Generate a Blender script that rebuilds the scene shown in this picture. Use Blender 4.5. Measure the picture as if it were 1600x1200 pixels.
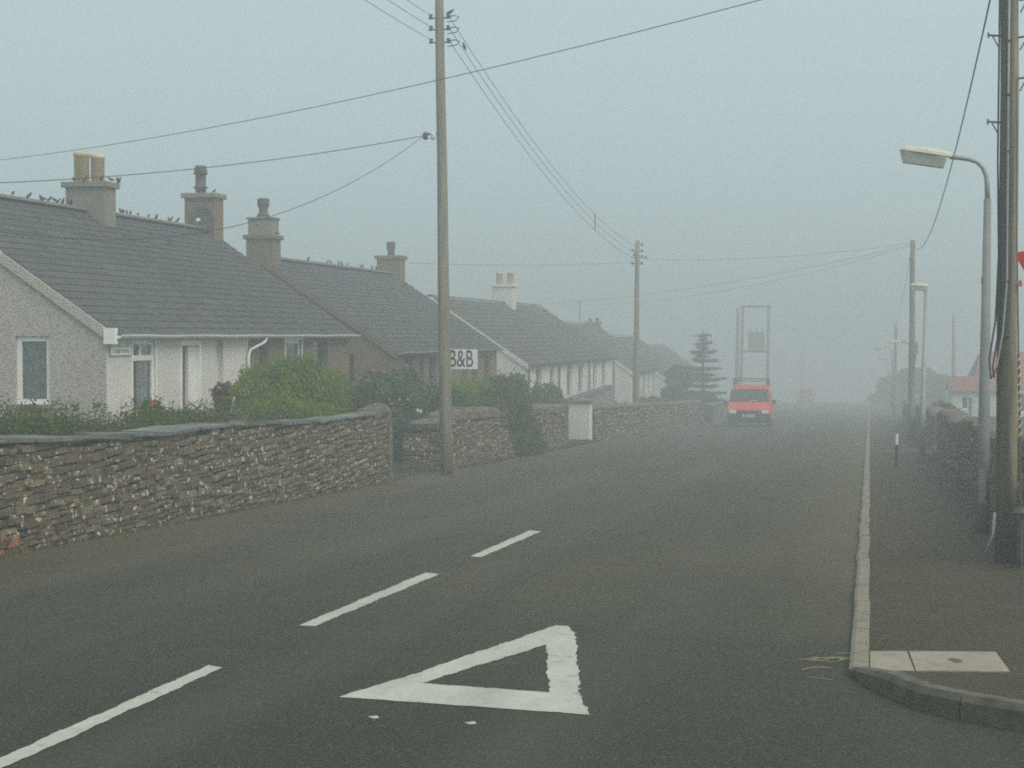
import bpy, bmesh, math, random
import numpy as np
from mathutils import Vector, Matrix, Euler

random.seed(7)
scene = bpy.context.scene
for o in list(bpy.data.objects):
    bpy.data.objects.remove(o)
COL = scene.collection

# ------------------------------------------------------------------ camera
F, PW, PH = 2925.0, 1600, 1200            # focal length in photo pixels
HORIZON, VPX, CH = 523.0, 1360.0, 1.7
PITCH = -math.atan((600 - HORIZON) / F)
YAW = math.radians(10.8346)
SLOPE = 0.02854                           # the street falls away from the camera
cam_d = bpy.data.cameras.new('camera')
cam = bpy.data.objects.new('camera', cam_d)
COL.objects.link(cam)
cam_d.sensor_width = 36
cam_d.lens = F / PW * 36
cam_d.clip_start = 0.1
cam_d.clip_end = 3000
cam.location = (0, 0, CH)
cam.rotation_euler = (math.pi / 2 + PITCH, 0, YAW)
scene.camera = cam

# ------------------------------------------------------------------ sky, sun, exposure
SUN_EL, SUN_AZ = math.radians(48), math.radians(122)
FOG = 0.0097
world = bpy.data.worlds.new('World')
scene.world = world
world.use_nodes = True
wn, wl = world.node_tree.nodes, world.node_tree.links
wn.clear()
sky = wn.new('ShaderNodeTexSky')
sky.sky_type = 'NISHITA'
sky.sun_disc = False
sky.sun_elevation = SUN_EL
sky.sun_rotation = SUN_AZ
sky.dust_density = 6.0
sky.air_density = 1.0
SKY_STRENGTH = 0.10
veil = wn.new('ShaderNodeMix')            # an even layer of stratus over the clear sky
veil.data_type = 'RGBA'
veil.inputs[0].default_value = 0.90
veil.inputs[7].default_value = (4.15, 5.3, 5.6, 1)
bgn = wn.new('ShaderNodeBackground')
bgn.inputs['Strength'].default_value = SKY_STRENGTH
wo = wn.new('ShaderNodeOutputWorld')
wl.new(sky.outputs[0], veil.inputs[6])
wl.new(veil.outputs[2], bgn.inputs['Color'])
wl.new(bgn.outputs[0], wo.inputs['Surface'])

sun_d = bpy.data.lights.new('sun', 'SUN')
sun_d.energy = 1.5
sun_d.angle = math.radians(40)
sun_d.color = (1.0, 0.93, 0.82)
sun = bpy.data.objects.new('sun', sun_d)
COL.objects.link(sun)
sv = Vector((math.sin(SUN_AZ) * math.cos(SUN_EL), math.cos(SUN_AZ) * math.cos(SUN_EL), math.sin(SUN_EL)))
sun.rotation_euler = (-sv).to_track_quat('-Z', 'Y').to_euler()

scene.view_settings.view_transform = 'Standard'
scene.view_settings.look = 'None'
scene.view_settings.gamma = 1
scene.view_settings.use_curve_mapping = False
scene.view_settings.exposure = 0.4
scene.render.engine = 'CYCLES'
cy = scene.cycles
cy.use_denoising = False
cy.max_bounces = 6
cy.diffuse_bounces = 3
cy.glossy_bounces = 2
cy.transmission_bounces = 3
cy.transparent_max_bounces = 12
cy.volume_bounces = 2
cy.filter_width = 1.9
cy.use_adaptive_sampling = True
cy.adaptive_threshold = 0.01
cy.sample_clamp_indirect = 4.0

# ------------------------------------------------------------------ picture to place
_r = np.array([math.cos(YAW), math.sin(YAW), 0.0])
_f = np.array([-math.sin(YAW) * math.cos(PITCH), math.cos(YAW) * math.cos(PITCH), math.sin(PITCH)])
_u = np.cross(_r, _f)
_c = np.array([0, 0, CH])


def gz(y):
    """Height of the street surface."""
    if y <= 235:
        return -SLOPE * y
    t = (min(y, 420) - 235) / 185.0       # a brow, then the hill falls away more steeply and levels out
    return -SLOPE * 235 - 15.0 * t * t * (3 - 2 * t) - SLOPE * 40 * min(1.0, t * 3) * (1 - t) - SLOPE * 20 * t


def ray(px, py):
    return _r * (px - 800) / F - _u * (py - 600) / F + _f


def gp(px, py, dz=0.0):
    d = ray(px, py)
    t = -(CH - dz) / (d[2] + SLOPE * d[1])
    return Vector(_c + d * t)


def atX(px, py, X):
    d = ray(px, py)
    return Vector(_c + d * (X / d[0]))


def atY(px, py, Y):
    d = ray(px, py)
    return Vector(_c + d * (Y / d[1]))


def atP(px, py, P):
    d = ray(px, py)
    return Vector(_c + d * (math.hypot(P[0], P[1]) / math.hypot(d[0], d[1])))


# ------------------------------------------------------------------ materials
MATS = {}


class NT:
    def __init__(self, name):
        self.m = bpy.data.materials.new(name)
        self.m.use_nodes = True
        self.t = self.m.node_tree
        self.n, self.l = self.t.nodes, self.t.links
        self.b = self.n['Principled BSDF']
        self.pos = self.n.new('ShaderNodeNewGeometry').outputs['Position']

    def noise(self, scale, detail=4, rough=0.6, stretch=None):
        t = self.n.new('ShaderNodeTexNoise')
        t.inputs['Scale'].default_value = scale
        t.inputs['Detail'].default_value = detail
        t.inputs['Roughness'].default_value = rough
        src = self.pos
        if stretch:
            mp = self.n.new('ShaderNodeMapping')
            mp.inputs['Scale'].default_value = stretch
            self.l.new(src, mp.inputs[0])
            src = mp.outputs[0]
        self.l.new(src, t.inputs['Vector'])
        return t.outputs[0]

    def voronoi(self, scale, feature='F1'):
        t = self.n.new('ShaderNodeTexVoronoi')
        t.inputs['Scale'].default_value = scale
        t.feature = feature
        self.l.new(self.pos, t.inputs['Vector'])
        return t.outputs[0]

    def rng(self, v, a, b, c=0.0, d=1.0):
        t = self.n.new('ShaderNodeMapRange')
        t.inputs[1].default_value, t.inputs[2].default_value = a, b
        t.inputs[3].default_value, t.inputs[4].default_value = c, d
        self.l.new(v, t.inputs[0])
        return t.outputs[0]

    def mix(self, fac, a, b, mode='MIX'):
        t = self.n.new('ShaderNodeMix')
        t.data_type = 'RGBA'
        t.blend_type = mode
        for s, v in ((t.inputs[0], fac), (t.inputs[6], a), (t.inputs[7], b)):
            if isinstance(v, (int, float)):
                s.default_value = v
            elif isinstance(v, tuple):
                s.default_value = (*v, 1) if len(v) == 3 else v
            else:
                self.l.new(v, s)
        return t.outputs[2]

    def rand(self, island=False):
        if island:
            return self.n.new('ShaderNodeNewGeometry').outputs['Random Per Island']
        return self.n.new('ShaderNodeObjectInfo').outputs['Random']

    def ramp(self, fac, stops):
        t = self.n.new('ShaderNodeValToRGB')
        e = t.color_ramp.elements
        while len(e) < len(stops):
            e.new(0.5)
        for k, (p, c) in enumerate(stops):
            e[k].position = p
            e[k].color = (*c, 1)
        self.l.new(fac, t.inputs[0])
        return t.outputs[0]

    def bump(self, h, strength, dist=0.01):
        t = self.n.new('ShaderNodeBump')
        t.inputs['Strength'].default_value = strength
        t.inputs['Distance'].default_value = dist
        self.l.new(h, t.inputs['Height'])
        self.l.new(t.outputs[0], self.b.inputs['Normal'])

    def out(self, col, rough=0.8, spec=0.3, metal=0.0):
        if isinstance(col, tuple):
            self.b.inputs['Base Color'].default_value = (*col, 1)
        else:
            self.l.new(col, self.b.inputs['Base Color'])
        self.b.inputs['Roughness'].default_value = rough
        self.b.inputs['Specular IOR Level'].default_value = spec
        self.b.inputs['Metallic'].default_value = metal
        MATS[self.m.name] = self.m
        return self.m


def simple(name, col, rough=0.6, spec=0.3, metal=0.0, var=0.12, scale=6.0, bump=0.0, dirt=None):
    t = NT(name)
    n = t.noise(scale, 5, 0.65)
    lo = tuple(c * (1 - var) for c in col)
    hi = tuple(min(1, c * (1 + var)) for c in col)
    c = t.mix(t.rng(n, 0.3, 0.7), lo, hi)
    if dirt:
        d = t.noise(scale * 0.45, 6, 0.7, (1, 1, 0.35))
        c = t.mix(t.rng(d, 0.52, 0.72, 0, dirt[1]), c, dirt[0])
    if bump:
        t.bump(t.noise(scale * 8, 4), bump)
    return t.out(c, rough, spec, metal)


# road surface: old brown-grey tarmac, a newer darker strip laid at the junction
t = NT('asphalt')
big = t.noise(0.35, 5, 0.6)
fine = t.noise(48, 4, 0.75)
sep = t.n.new('ShaderNodeSeparateXYZ')
t.l.new(t.pos, sep.inputs[0])
wob = t.n.new('ShaderNodeMath'); wob.operation = 'MULTIPLY_ADD'
t.l.new(big, wob.inputs[0]); wob.inputs[1].default_value = 5.0
t.l.new(sep.outputs[1], wob.inputs[2])
old = t.mix(t.rng(big, 0.3, 0.7), (0.1035, 0.0847, 0.0404), (0.1478, 0.1204, 0.0588))
new = t.mix(t.rng(big, 0.3, 0.7), (0.0524, 0.0572, 0.0342), (0.0698, 0.0756, 0.0451))
c = t.mix(t.rng(wob.outputs[0], 13.0, 19.5), new, old)
streak = t.noise(1.6, 4, 0.6, (1, 0.06, 1))
c = t.mix(t.rng(streak, 0.46, 0.70, 0, 0.42), c, (0.0400, 0.0369, 0.0223))
blot = t.noise(7, 5, 0.7)
c = t.mix(t.rng(blot, 0.35, 0.7, 0, 0.40), c, (0.0346, 0.0321, 0.0191))
c = t.mix(t.rng(fine, 0.42, 0.62, 0, 0.85), c, (0.0154, 0.0157, 0.0108))
gr = t.noise(17, 5, 0.85)
c = t.mix(t.rng(gr, 0.40, 0.62, 0, 0.55), c, (0.0250, 0.0233, 0.0138))
c = t.mix(t.rng(t.noise(60, 2, 0.6, (1.1, .9, 1)), 0.60, 0.70, 0, 0.65), c, (0.2001, 0.1961, 0.1336))
trk = t.n.new('ShaderNodeMath'); trk.operation = 'MULTIPLY_ADD'      # wheel tracks, polished paler
trk.inputs[1].default_value = 3.4; trk.inputs[2].default_value = 0.7
t.l.new(sep.outputs[0], trk.inputs[0])
sn = t.n.new('ShaderNodeMath'); sn.operation = 'SINE'
t.l.new(trk.outputs[0], sn.inputs[0])
tm = t.n.new('ShaderNodeMath'); tm.operation = 'MULTIPLY'
t.l.new(t.rng(sn.outputs[0], 0.0, 1.0, 0, 0.30), tm.inputs[0]); t.l.new(t.rng(t.noise(0.5, 4, 0.6, (1, .15, 1)), 0.35, 0.65), tm.inputs[1])
c = t.mix(tm.outputs[0], c, (0.115, 0.105, 0.078))
edge = t.n.new('ShaderNodeMath'); edge.operation = 'ABSOLUTE'
mid = t.n.new('ShaderNodeMath'); mid.operation = 'ADD'; mid.inputs[1].default_value = 4.25
t.l.new(sep.outputs[0], mid.inputs[0]); t.l.new(mid.outputs[0], edge.inputs[0])
wv = t.n.new('ShaderNodeMath'); wv.operation = 'MULTIPLY_ADD'; wv.inputs[1].default_value = 1.2
t.l.new(t.noise(1.3, 5, 0.7), wv.inputs[0]); t.l.new(edge.outputs[0], wv.inputs[2])
dm = t.n.new('ShaderNodeMath'); dm.operation = 'MULTIPLY'
t.l.new(t.rng(wv.outputs[0], 3.4, 4.9, 0, 0.6), dm.inputs[0]); t.l.new(t.rng(wob.outputs[0], 14.0, 21.0), dm.inputs[1])
c = t.mix(dm.outputs[0], c, (0.1424, 0.1161, 0.0586))
t.bump(fine, 0.6, 0.012)
t.out(c, 0.85, 0.25)

t = NT('tarmac')
big = t.noise(0.9, 5, 0.6)
fine = t.noise(45, 4, 0.75)
c = t.mix(t.rng(big, 0.3, 0.7), (0.0858, 0.0671, 0.0360), (0.1239, 0.0974, 0.0536))
c = t.mix(t.rng(t.noise(5, 5, 0.7), 0.4, 0.7, 0, 0.4), c, (0.0480, 0.0383, 0.0213))
c = t.mix(t.rng(fine, 0.42, 0.62, 0, 0.8), c, (0.0215, 0.0184, 0.0120))
c = t.mix(t.rng(t.noise(58, 2), 0.60, 0.72, 0, 0.5), c, (0.1658, 0.1399, 0.0899))
c = t.mix(t.rng(t.noise(15, 5, 0.85), 0.42, 0.62, 0, 0.5), c, (0.0336, 0.0270, 0.0153))
t.bump(fine, 0.6, 0.012)
t.out(c, 0.92, 0.2)

t = NT('earth')
n1 = t.noise(1.2, 6, 0.7)
c = t.mix(t.rng(n1, 0.35, 0.65), (0.055, 0.075, 0.030), (0.095, 0.090, 0.050))
c = t.mix(t.rng(t.noise(25, 4), 0.4, 0.7, 0, 0.6), c, (0.030, 0.045, 0.018))
t.bump(t.noise(30, 4), 0.6, 0.03)
t.out(c, 0.95, 0.1)

t = NT('road_paint')
n1 = t.noise(9, 7, 0.8)
n2 = t.noise(3.0, 6, 0.7, (1, 0.25, 1))
c = t.mix(t.rng(n2, 0.35, 0.7), (0.5461, 0.5370, 0.4551), (0.4006, 0.3914, 0.3277))
c = t.mix(t.rng(n1, 0.56, 0.70, 0, 0.85), c, (0.1457, 0.1411, 0.1183))
c = t.mix(t.rng(t.noise(30, 5, 0.8, (0.5, 3, 1)), 0.57, 0.68, 0, 0.8), c, (0.1092, 0.1047, 0.0910))
t.bump(t.noise(70, 3), 0.4, 0.01)
t.out(c, 0.7, 0.3)

simple('kerb_sandstone', (0.2480, 0.2080, 0.1520), 0.85, var=0.22, scale=9, bump=0.3, dirt=((0.1280, 0.1120, 0.0880), 0.6))
simple('kerb_concrete', (0.1275, 0.1160, 0.0863), 0.9, var=0.35, scale=7, bump=0.5, dirt=((0.0425, 0.0384, 0.0263), 0.9))
simple('flagstone', (0.3200, 0.2720, 0.2080), 0.85, var=0.16, scale=8, bump=0.3, dirt=((0.1760, 0.1520, 0.1200), 0.6))


def stone_mat(name, island, stops, lichen=0.5):
    t = NT(name)
    c = t.ramp(t.rand(island), stops)
    n = t.noise(14, 6, 0.7)
    c = t.mix(t.rng(n, 0.35, 0.7, 0.0, 0.6), c, (0.05, 0.044, 0.033))
    li = t.noise(13, 2, 0.5)
    c = t.mix(t.rng(li, 0.625, 0.66, 0, lichen), c, (0.66, 0.63, 0.50))
    st = t.noise(2.2, 5, 0.6)
    c = t.mix(t.rng(st, 0.55, 0.75, 0, 0.5), c, (0.11, 0.095, 0.065))
    t.bump(n, 0.8, 0.02)
    return t.out(c, 0.92, 0.2)


ST = [(0.0, (0.1026, 0.0766, 0.0422)), (0.25, (0.1847, 0.1411, 0.0808)), (0.45, (0.1283, 0.0988, 0.0578)),
      (0.62, (0.2206, 0.1734, 0.1028)), (0.76, (0.1693, 0.1058, 0.0532)), (0.90, (0.2975, 0.2520, 0.1607)), (1.0, (0.1180, 0.0948, 0.0578))]
stone_mat('stone', False, ST, 0.9)
stone_mat('stone_mass', True, ST, 0.9)
ST2 = [(0.0, (0.1552, 0.1242, 0.0880)), (0.3, (0.2173, 0.1759, 0.1242)), (0.55, (0.1759, 0.1449, 0.1035)), (0.8, (0.2432, 0.1966, 0.1449)), (1.0, (0.1656, 0.1397, 0.1087))]
stone_mat('cope', False, ST2, 0.35)
stone_mat('cope_mass', True, ST2, 0.35)
simple('mortar', (0.022, 0.019, 0.014), 0.95, var=0.4, scale=12)
simple('slab_grey', (0.1397, 0.1397, 0.1276), 0.8, var=0.3, scale=4, bump=0.3, dirt=((0.4860, 0.4738, 0.3767), 0.45))
simple('brick', (0.33, 0.13, 0.055), 0.85, var=0.25, scale=16, bump=0.3)


def slate_mat(name, island, base, moss):
    t = NT(name)
    r = t.rand(island)
    c = t.ramp(r, [(0.0, tuple(x * 0.8 for x in base)), (0.5, base), (1.0, tuple(x * 1.22 for x in base))])
    n = t.noise(1.1, 6, 0.65)
    c = t.mix(t.rng(n, 0.45, 0.75, 0, 0.65), c, moss)
    n3 = t.noise(22, 4, 0.6)
    c = t.mix(t.rng(n3, 0.4, 0.7, 0, 0.35), c, tuple(x * 0.7 for x in base))
    t.bump(n3, 0.35, 0.01)
    return t.out(c, 0.72, 0.3)


slate_mat('slate', False, (0.0752, 0.0752, 0.0752), (0.0874, 0.0768, 0.0577))
slate_mat('slate_mass', True, (0.0752, 0.0752, 0.0752), (0.0874, 0.0768, 0.0577))
slate_mat('tile_mass', True, (0.1010, 0.0883, 0.0549), (0.1115, 0.1053, 0.0484))
slate_mat('red_tile_mass', True, (0.2700, 0.0990, 0.0810), (0.2250, 0.1170, 0.0990))
simple('ridge_clay', (0.17, 0.15, 0.125), 0.9, var=0.35, scale=5, dirt=((0.06, 0.06, 0.045), 0.7))


def harl(name, base, speck, amt, grime):
    """Roughcast render: pebbles thrown on wet lime."""
    t = NT(name)
    v = t.noise(36, 3, 0.75)
    n = t.noise(1.3, 5, 0.6)
    c = t.mix(t.rng(n, 0.3, 0.7), tuple(x * 0.9 for x in base), base)
    c = t.mix(t.rng(v, 0.50, 0.60, 0, amt), c, speck)
    c = t.mix(t.rng(t.noise(13, 4, 0.8), 0.50, 0.68, 0, amt * 0.45), c, speck)
    g = t.noise(0.9, 6, 0.7, (1, 1, 0.3))
    c = t.mix(t.rng(g, 0.52, 0.78, 0, 0.5), c, grime)
    t.bump(v, 0.9, 0.02)
    return t.out(c, 0.95, 0.15)


harl('harl_cream', (0.6381, 0.5771, 0.5057), (0.2279, 0.2081, 0.1858), 0.8, (0.4558, 0.4068, 0.3509))
harl('harl_white', (0.8527, 0.8157, 0.7473), (0.4070, 0.3827, 0.3357), 0.5, (0.7364, 0.6948, 0.6173))
harl('harl_brown', (0.2480, 0.1800, 0.1160), (0.1280, 0.0960, 0.0640), 0.6, (0.1680, 0.1240, 0.0840))
harl('harl_grey', (0.3400, 0.3060, 0.2465), (0.1360, 0.1232, 0.0978), 0.85, (0.2125, 0.1870, 0.1403))
harl('limewash', (0.8550, 0.8170, 0.7315), (0.5890, 0.5700, 0.5225), 0.3, (0.5890, 0.5700, 0.5130))
simple('pvc', (0.90, 0.90, 0.86), 0.4, 0.4, var=0.05, dirt=((0.5, 0.5, 0.46), 0.35))
simple('grey_gutter', (0.42, 0.45, 0.45), 0.5, 0.4, var=0.1, dirt=((0.2, 0.2, 0.18), 0.5))
simple('dark_trim', (0.10, 0.09, 0.08), 0.6, var=0.2)
simple('door_brown', (0.13, 0.075, 0.05), 0.5, var=0.2)
simple('curtain_lace', (0.80, 0.84, 0.76), 0.9, var=0.4, scale=9, dirt=((0.30, 0.36, 0.32), 0.7))
simple('curtain_plain', (0.85, 0.90, 0.86), 0.9, var=0.15, scale=6)
simple('pot_buff', (0.72, 0.52, 0.29), 0.85, var=0.15, scale=5, dirt=((0.30, 0.25, 0.19), 0.5))
simple('pot_dark', (0.095, 0.085, 0.075), 0.85, var=0.25, scale=5)
simple('bird', (0.028, 0.026, 0.026), 0.6, var=0.3, scale=40)
simple('cable', (0.028, 0.028, 0.03), 0.6, var=0.2)
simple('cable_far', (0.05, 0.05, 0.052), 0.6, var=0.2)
simple('conduit', (0.3300, 0.3600, 0.3480), 0.5, var=0.1)
simple('insulator', (0.75, 0.75, 0.72), 0.3, 0.5, var=0.05)
simple('insulator_dark', (0.09, 0.075, 0.065), 0.4, 0.5, var=0.1)
simple('iron', (0.10, 0.095, 0.09), 0.6, 0.4, metal=0.6, var=0.3, scale=20)
simple('galvanised', (0.34, 0.36, 0.355), 0.55, 0.4, metal=0.2, var=0.12, scale=5, dirt=((0.22, 0.21, 0.19), 0.5))
simple('lamp_column', (0.2385, 0.2475, 0.2385), 0.7, 0.3, var=0.14, scale=4, dirt=((0.1530, 0.1485, 0.1350), 0.6))
simple('lantern_top', (0.62, 0.59, 0.47), 0.5, 0.4, var=0.1, scale=9, dirt=((0.35, 0.31, 0.23), 0.5))
simple('sign_white', (0.86, 0.87, 0.85), 0.45, 0.4, var=0.03)
simple('sign_black', (0.02, 0.02, 0.022), 0.5, 0.4, var=0.1)
simple('sign_red', (0.55, 0.035, 0.028), 0.4, 0.4, var=0.06)
simple('orange_plastic', (0.60, 0.14, 0.06), 0.5, var=0.1)
simple('yellow_plastic', (0.68, 0.47, 0.10), 0.5, var=0.15, scale=20)
simple('black_plastic', (0.028, 0.030, 0.032), 0.55, 0.4, var=0.2, scale=15)
simple('van_red', (0.70, 0.060, 0.030), 0.32, 0.5, var=0.08, scale=2, dirt=((0.60, 0.05, 0.03), 0.4))
simple('van_dull_red', (0.50, 0.06, 0.04), 0.5, 0.4, var=0.1, scale=2)
simple('tyre', (0.022, 0.022, 0.022), 0.85, var=0.2)
simple('wheel_steel', (0.35, 0.35, 0.34), 0.5, metal=0.4)
simple('chrome', (0.55, 0.57, 0.57), 0.3, metal=0.8)
simple('plate_white', (0.80, 0.80, 0.74), 0.5, var=0.05)
simple('geranium_red', (0.75, 0.06, 0.035), 0.7, var=0.2, scale=30)
simple('rose_pink', (0.62, 0.17, 0.16), 0.7, var=0.2, scale=30)
simple('rose_white', (0.78, 0.76, 0.74), 0.7, var=0.1, scale=30)
simple('flower_yellow', (0.55, 0.50, 0.14), 0.7, var=0.2, scale=30)
simple('terracotta', (0.34, 0.085, 0.07), 0.8, var=0.2)
simple('bark', (0.075, 0.06, 0.045), 0.95, var=0.4, scale=20)
simple('straw', (0.42, 0.34, 0.20), 0.9, var=0.3, scale=30)
simple('green_paint', (0.05, 0.15, 0.11), 0.6, var=0.2)
simple('transformer_grey', (0.30, 0.31, 0.30), 0.6, var=0.15)
simple('ochre', (0.40, 0.25, 0.11), 0.9, var=0.3, scale=6)
simple('rust', (0.17, 0.085, 0.04), 0.95, var=0.4, scale=30)
simple('slab_dark', (0.13, 0.13, 0.115), 0.85, var=0.3)


def wood(name, base, dark, green):
    t = NT(name)
    g = t.noise(16, 6, 0.65, (1, 1, 0.05))
    c = t.mix(t.rng(g, 0.32, 0.68), dark, base)
    m = t.noise(2.4, 5, 0.65, (1, 1, 0.25))
    c = t.mix(t.rng(m, 0.48, 0.7, 0, 0.75), c, green)
    t.bump(g, 0.7, 0.01)
    return t.out(c, 0.9, 0.2)


wood('pole_wood', (0.3284, 0.2873, 0.2132), (0.1486, 0.1292, 0.0969), (0.1955, 0.1916, 0.1066))
t = NT('pole_wood_dark')                   # timber grain darker towards the street, paler towards the garden wall
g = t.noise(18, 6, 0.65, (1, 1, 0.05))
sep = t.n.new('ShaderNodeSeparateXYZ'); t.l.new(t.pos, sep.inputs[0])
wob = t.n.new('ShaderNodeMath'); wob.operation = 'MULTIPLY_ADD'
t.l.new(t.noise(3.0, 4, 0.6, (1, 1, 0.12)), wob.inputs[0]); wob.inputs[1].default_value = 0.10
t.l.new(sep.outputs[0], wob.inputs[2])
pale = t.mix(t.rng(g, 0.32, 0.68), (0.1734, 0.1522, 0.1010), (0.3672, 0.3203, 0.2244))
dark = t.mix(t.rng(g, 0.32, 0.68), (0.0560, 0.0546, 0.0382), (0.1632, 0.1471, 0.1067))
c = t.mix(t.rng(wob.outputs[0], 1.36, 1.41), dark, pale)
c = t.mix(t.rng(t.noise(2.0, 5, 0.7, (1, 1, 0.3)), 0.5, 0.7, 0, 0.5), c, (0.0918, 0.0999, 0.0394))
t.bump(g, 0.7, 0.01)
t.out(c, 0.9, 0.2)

t = NT('glass')                            # window pane: mostly clear, with the sky's reflection
t.m.node_tree.nodes.remove(t.b)
tr = t.n.new('ShaderNodeBsdfTransparent'); tr.inputs[0].default_value = (0.75, 0.8, 0.8, 1)
gl = t.n.new('ShaderNodeBsdfGlossy'); gl.inputs['Roughness'].default_value = 0.04
fr = t.n.new('ShaderNodeFresnel'); fr.inputs[0].default_value = 1.5
mx = t.n.new('ShaderNodeMixShader')
t.l.new(t.rng(fr.outputs[0], 0, 1, 0.04, 0.95), mx.inputs[0])
t.l.new(tr.outputs[0], mx.inputs[1]); t.l.new(gl.outputs[0], mx.inputs[2])
t.l.new(mx.outputs[0], t.n['Material Output'].inputs['Surface'])
MATS['glass'] = t.m
simple('dark_glass', (0.035, 0.04, 0.042), 0.12, 0.5, var=0.1)
simple('bowl_clear', (0.42, 0.43, 0.37), 0.25, 0.5, var=0.15, scale=8)
simple('lens', (0.85, 0.88, 0.85), 0.2, 0.5, var=0.1)
simple('room_dark', (0.06, 0.055, 0.05), 0.9)


def leaf_mat(name, stops, trans=0.3):
    t = NT(name)
    c = t.ramp(t.rand(True), stops)
    big = t.noise(1.3, 3, 0.5)
    c = t.mix(t.rng(big, 0.4, 0.7, 0, 0.35), c, tuple(x * 0.6 for x in stops[0][1]))
    t.out(c, 0.6, 0.25)
    tl = t.n.new('ShaderNodeBsdfTranslucent')
    t.l.new(c, tl.inputs[0])
    m = t.n.new('ShaderNodeMixShader')
    m.inputs[0].default_value = trans
    t.l.new(t.b.outputs[0], m.inputs[1]); t.l.new(tl.outputs[0], m.inputs[2])
    t.l.new(m.outputs[0], t.n['Material Output'].inputs['Surface'])
    return t.m


leaf_mat('leaf_bright', [(0, (0.0850, 0.1658, 0.0066)), (0.5, (0.1754, 0.2873, 0.0086)), (1, (0.2869, 0.3647, 0.0142))], .4)
leaf_mat('leaf_mid', [(0, (0.0538, 0.0912, 0.0130)), (0.5, (0.0986, 0.1440, 0.0180)), (0.85, (0.1613, 0.1920, 0.0252)), (1, (0.2419, 0.1920, 0.0360))], .4)
leaf_mat('leaf_dark', [(0, (0.0437, 0.0837, 0.0207)), (0.6, (0.0819, 0.1481, 0.0290)), (1, (0.1529, 0.2061, 0.0414))])
leaf_mat('leaf_yellow', [(0, (0.1188, 0.1863, 0.0108)), (0.5, (0.2079, 0.3001, 0.0144)), (1, (0.2970, 0.3622, 0.0252))], .4)
leaf_mat('needle', [(0, (0.0252, 0.0405, 0.0252)), (0.6, (0.0405, 0.0594, 0.0315)), (1, (0.0540, 0.0765, 0.0378))], 0.15)
leaf_mat('grass_blade', [(0, (0.09, 0.095, 0.022)), (0.5, (0.16, 0.14, 0.035)), (1, (0.24, 0.18, 0.06))])


# ------------------------------------------------------------------ mesh tools
class MB:
    def __init__(self):
        self.v, self.f = [], []

    def add(self, vs, fs):
        k = len(self.v)
        self.v += [tuple(p) for p in vs]
        self.f += [tuple(i + k for i in f) for f in fs]
        return self

    def quad(self, *p):
        return self.add(p, [tuple(range(len(p)))])

    def box(self, c, s, rot=None, taper=1.0):
        hx, hy, hz = s[0] / 2, s[1] / 2, s[2] / 2
        vs = []
        for z in (-1, 1):
            k = taper if z > 0 else 1.0
            for x, y in ((-1, -1), (1, -1), (1, 1), (-1, 1)):
                p = Vector((x * hx * k, y * hy * k, z * hz))
                if rot is not None:
                    p = rot @ p
                vs.append(p + Vector(c))
        return self.add(vs, [(3, 2, 1, 0), (4, 5, 6, 7), (0, 1, 5, 4), (1, 2, 6, 5), (2, 3, 7, 6), (3, 0, 4, 7)])

    def bb(self, a, b):
        a, b = Vector(a), Vector(b)
        return self.box((a + b) / 2, [abs(q) for q in (b - a)])

    def prism(self, poly, d):
        """Closed polygon (3-D points) pushed along d."""
        n = len(poly)
        d = Vector(d)
        vs = [Vector(p) for p in poly] + [Vector(p) + d for p in poly]
        fs = [tuple(range(n))[::-1], tuple(range(n, 2 * n))]
        fs += [(i, (i + 1) % n, n + (i + 1) % n, n + i) for i in range(n)]
        return self.add(vs, fs)

    def tube(self, path, rad, seg=8, cap=True):
        path = [Vector(p) for p in path]
        n = len(path)
        if isinstance(rad, (int, float)):
            rad = [rad] * n
        vs, fs = [], []
        prev = None
        for i, p in enumerate(path):
            d = (path[min(i + 1, n - 1)] - path[max(i - 1, 0)]).normalized()
            if prev is None:
                a = d.orthogonal().normalized()
            else:
                a = (prev - d * prev.dot(d))
                a = a.normalized() if a.length > 1e-6 else d.orthogonal().normalized()
            prev = a
            b = d.cross(a)
            for k in range(seg):
                t = 2 * math.pi * k / seg
                vs.append(p + (a * math.cos(t) + b * math.sin(t)) * rad[i])
        for i in range(n - 1):
            for k in range(seg):
                k2 = (k + 1) % seg
                fs.append((i * seg + k, i * seg + k2, (i + 1) * seg + k2, (i + 1) * seg + k))
        if cap:
            fs.append(tuple(range(seg))[::-1])
            fs.append(tuple(range((n - 1) * seg, n * seg)))
        return self.add(vs, fs)

    def lathe(self, prof, c, seg=16, rot=None):
        """prof: list of (radius, height)."""
        vs, fs = [], []
        for r, h in prof:
            for k in range(seg):
                t = 2 * math.pi * k / seg
                p = Vector((r * math.cos(t), r * math.sin(t), h))
                if rot is not None:
                    p = rot @ p
                vs.append(p + Vector(c))
        for i in range(len(prof) - 1):
            for k in range(seg):
                k2 = (k + 1) % seg
                fs.append((i * seg + k, i * seg + k2, (i + 1) * seg + k2, (i + 1) * seg + k))
        fs.append(tuple(range(seg))[::-1])
        fs.append(tuple(range((len(prof) - 1) * seg, len(prof) * seg)))
        return self.add(vs, fs)

    def mesh(self, name, mat=None, smooth=False):
        me = bpy.data.meshes.new(name)
        me.from_pydata(self.v, [], self.f)
        if mat:
            me.materials.append(MATS[mat])
        if smooth:
            me.polygons.foreach_set('use_smooth', [True] * len(me.polygons))
        me.validate()
        me.update()
        return me

    def build(self, name, mat, parent=None, smooth=False, bevel=0.0):
        me = self.mesh(name, mat, smooth)
        o = bpy.data.objects.new(name, me)
        COL.objects.link(o)
        if bevel:
            m = o.modifiers.new('bevel', 'BEVEL')
            m.width = bevel
            m.segments = 2
            m.limit_method = 'ANGLE'
        if parent is not None:
            adopt(o, parent)
        return o


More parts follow.
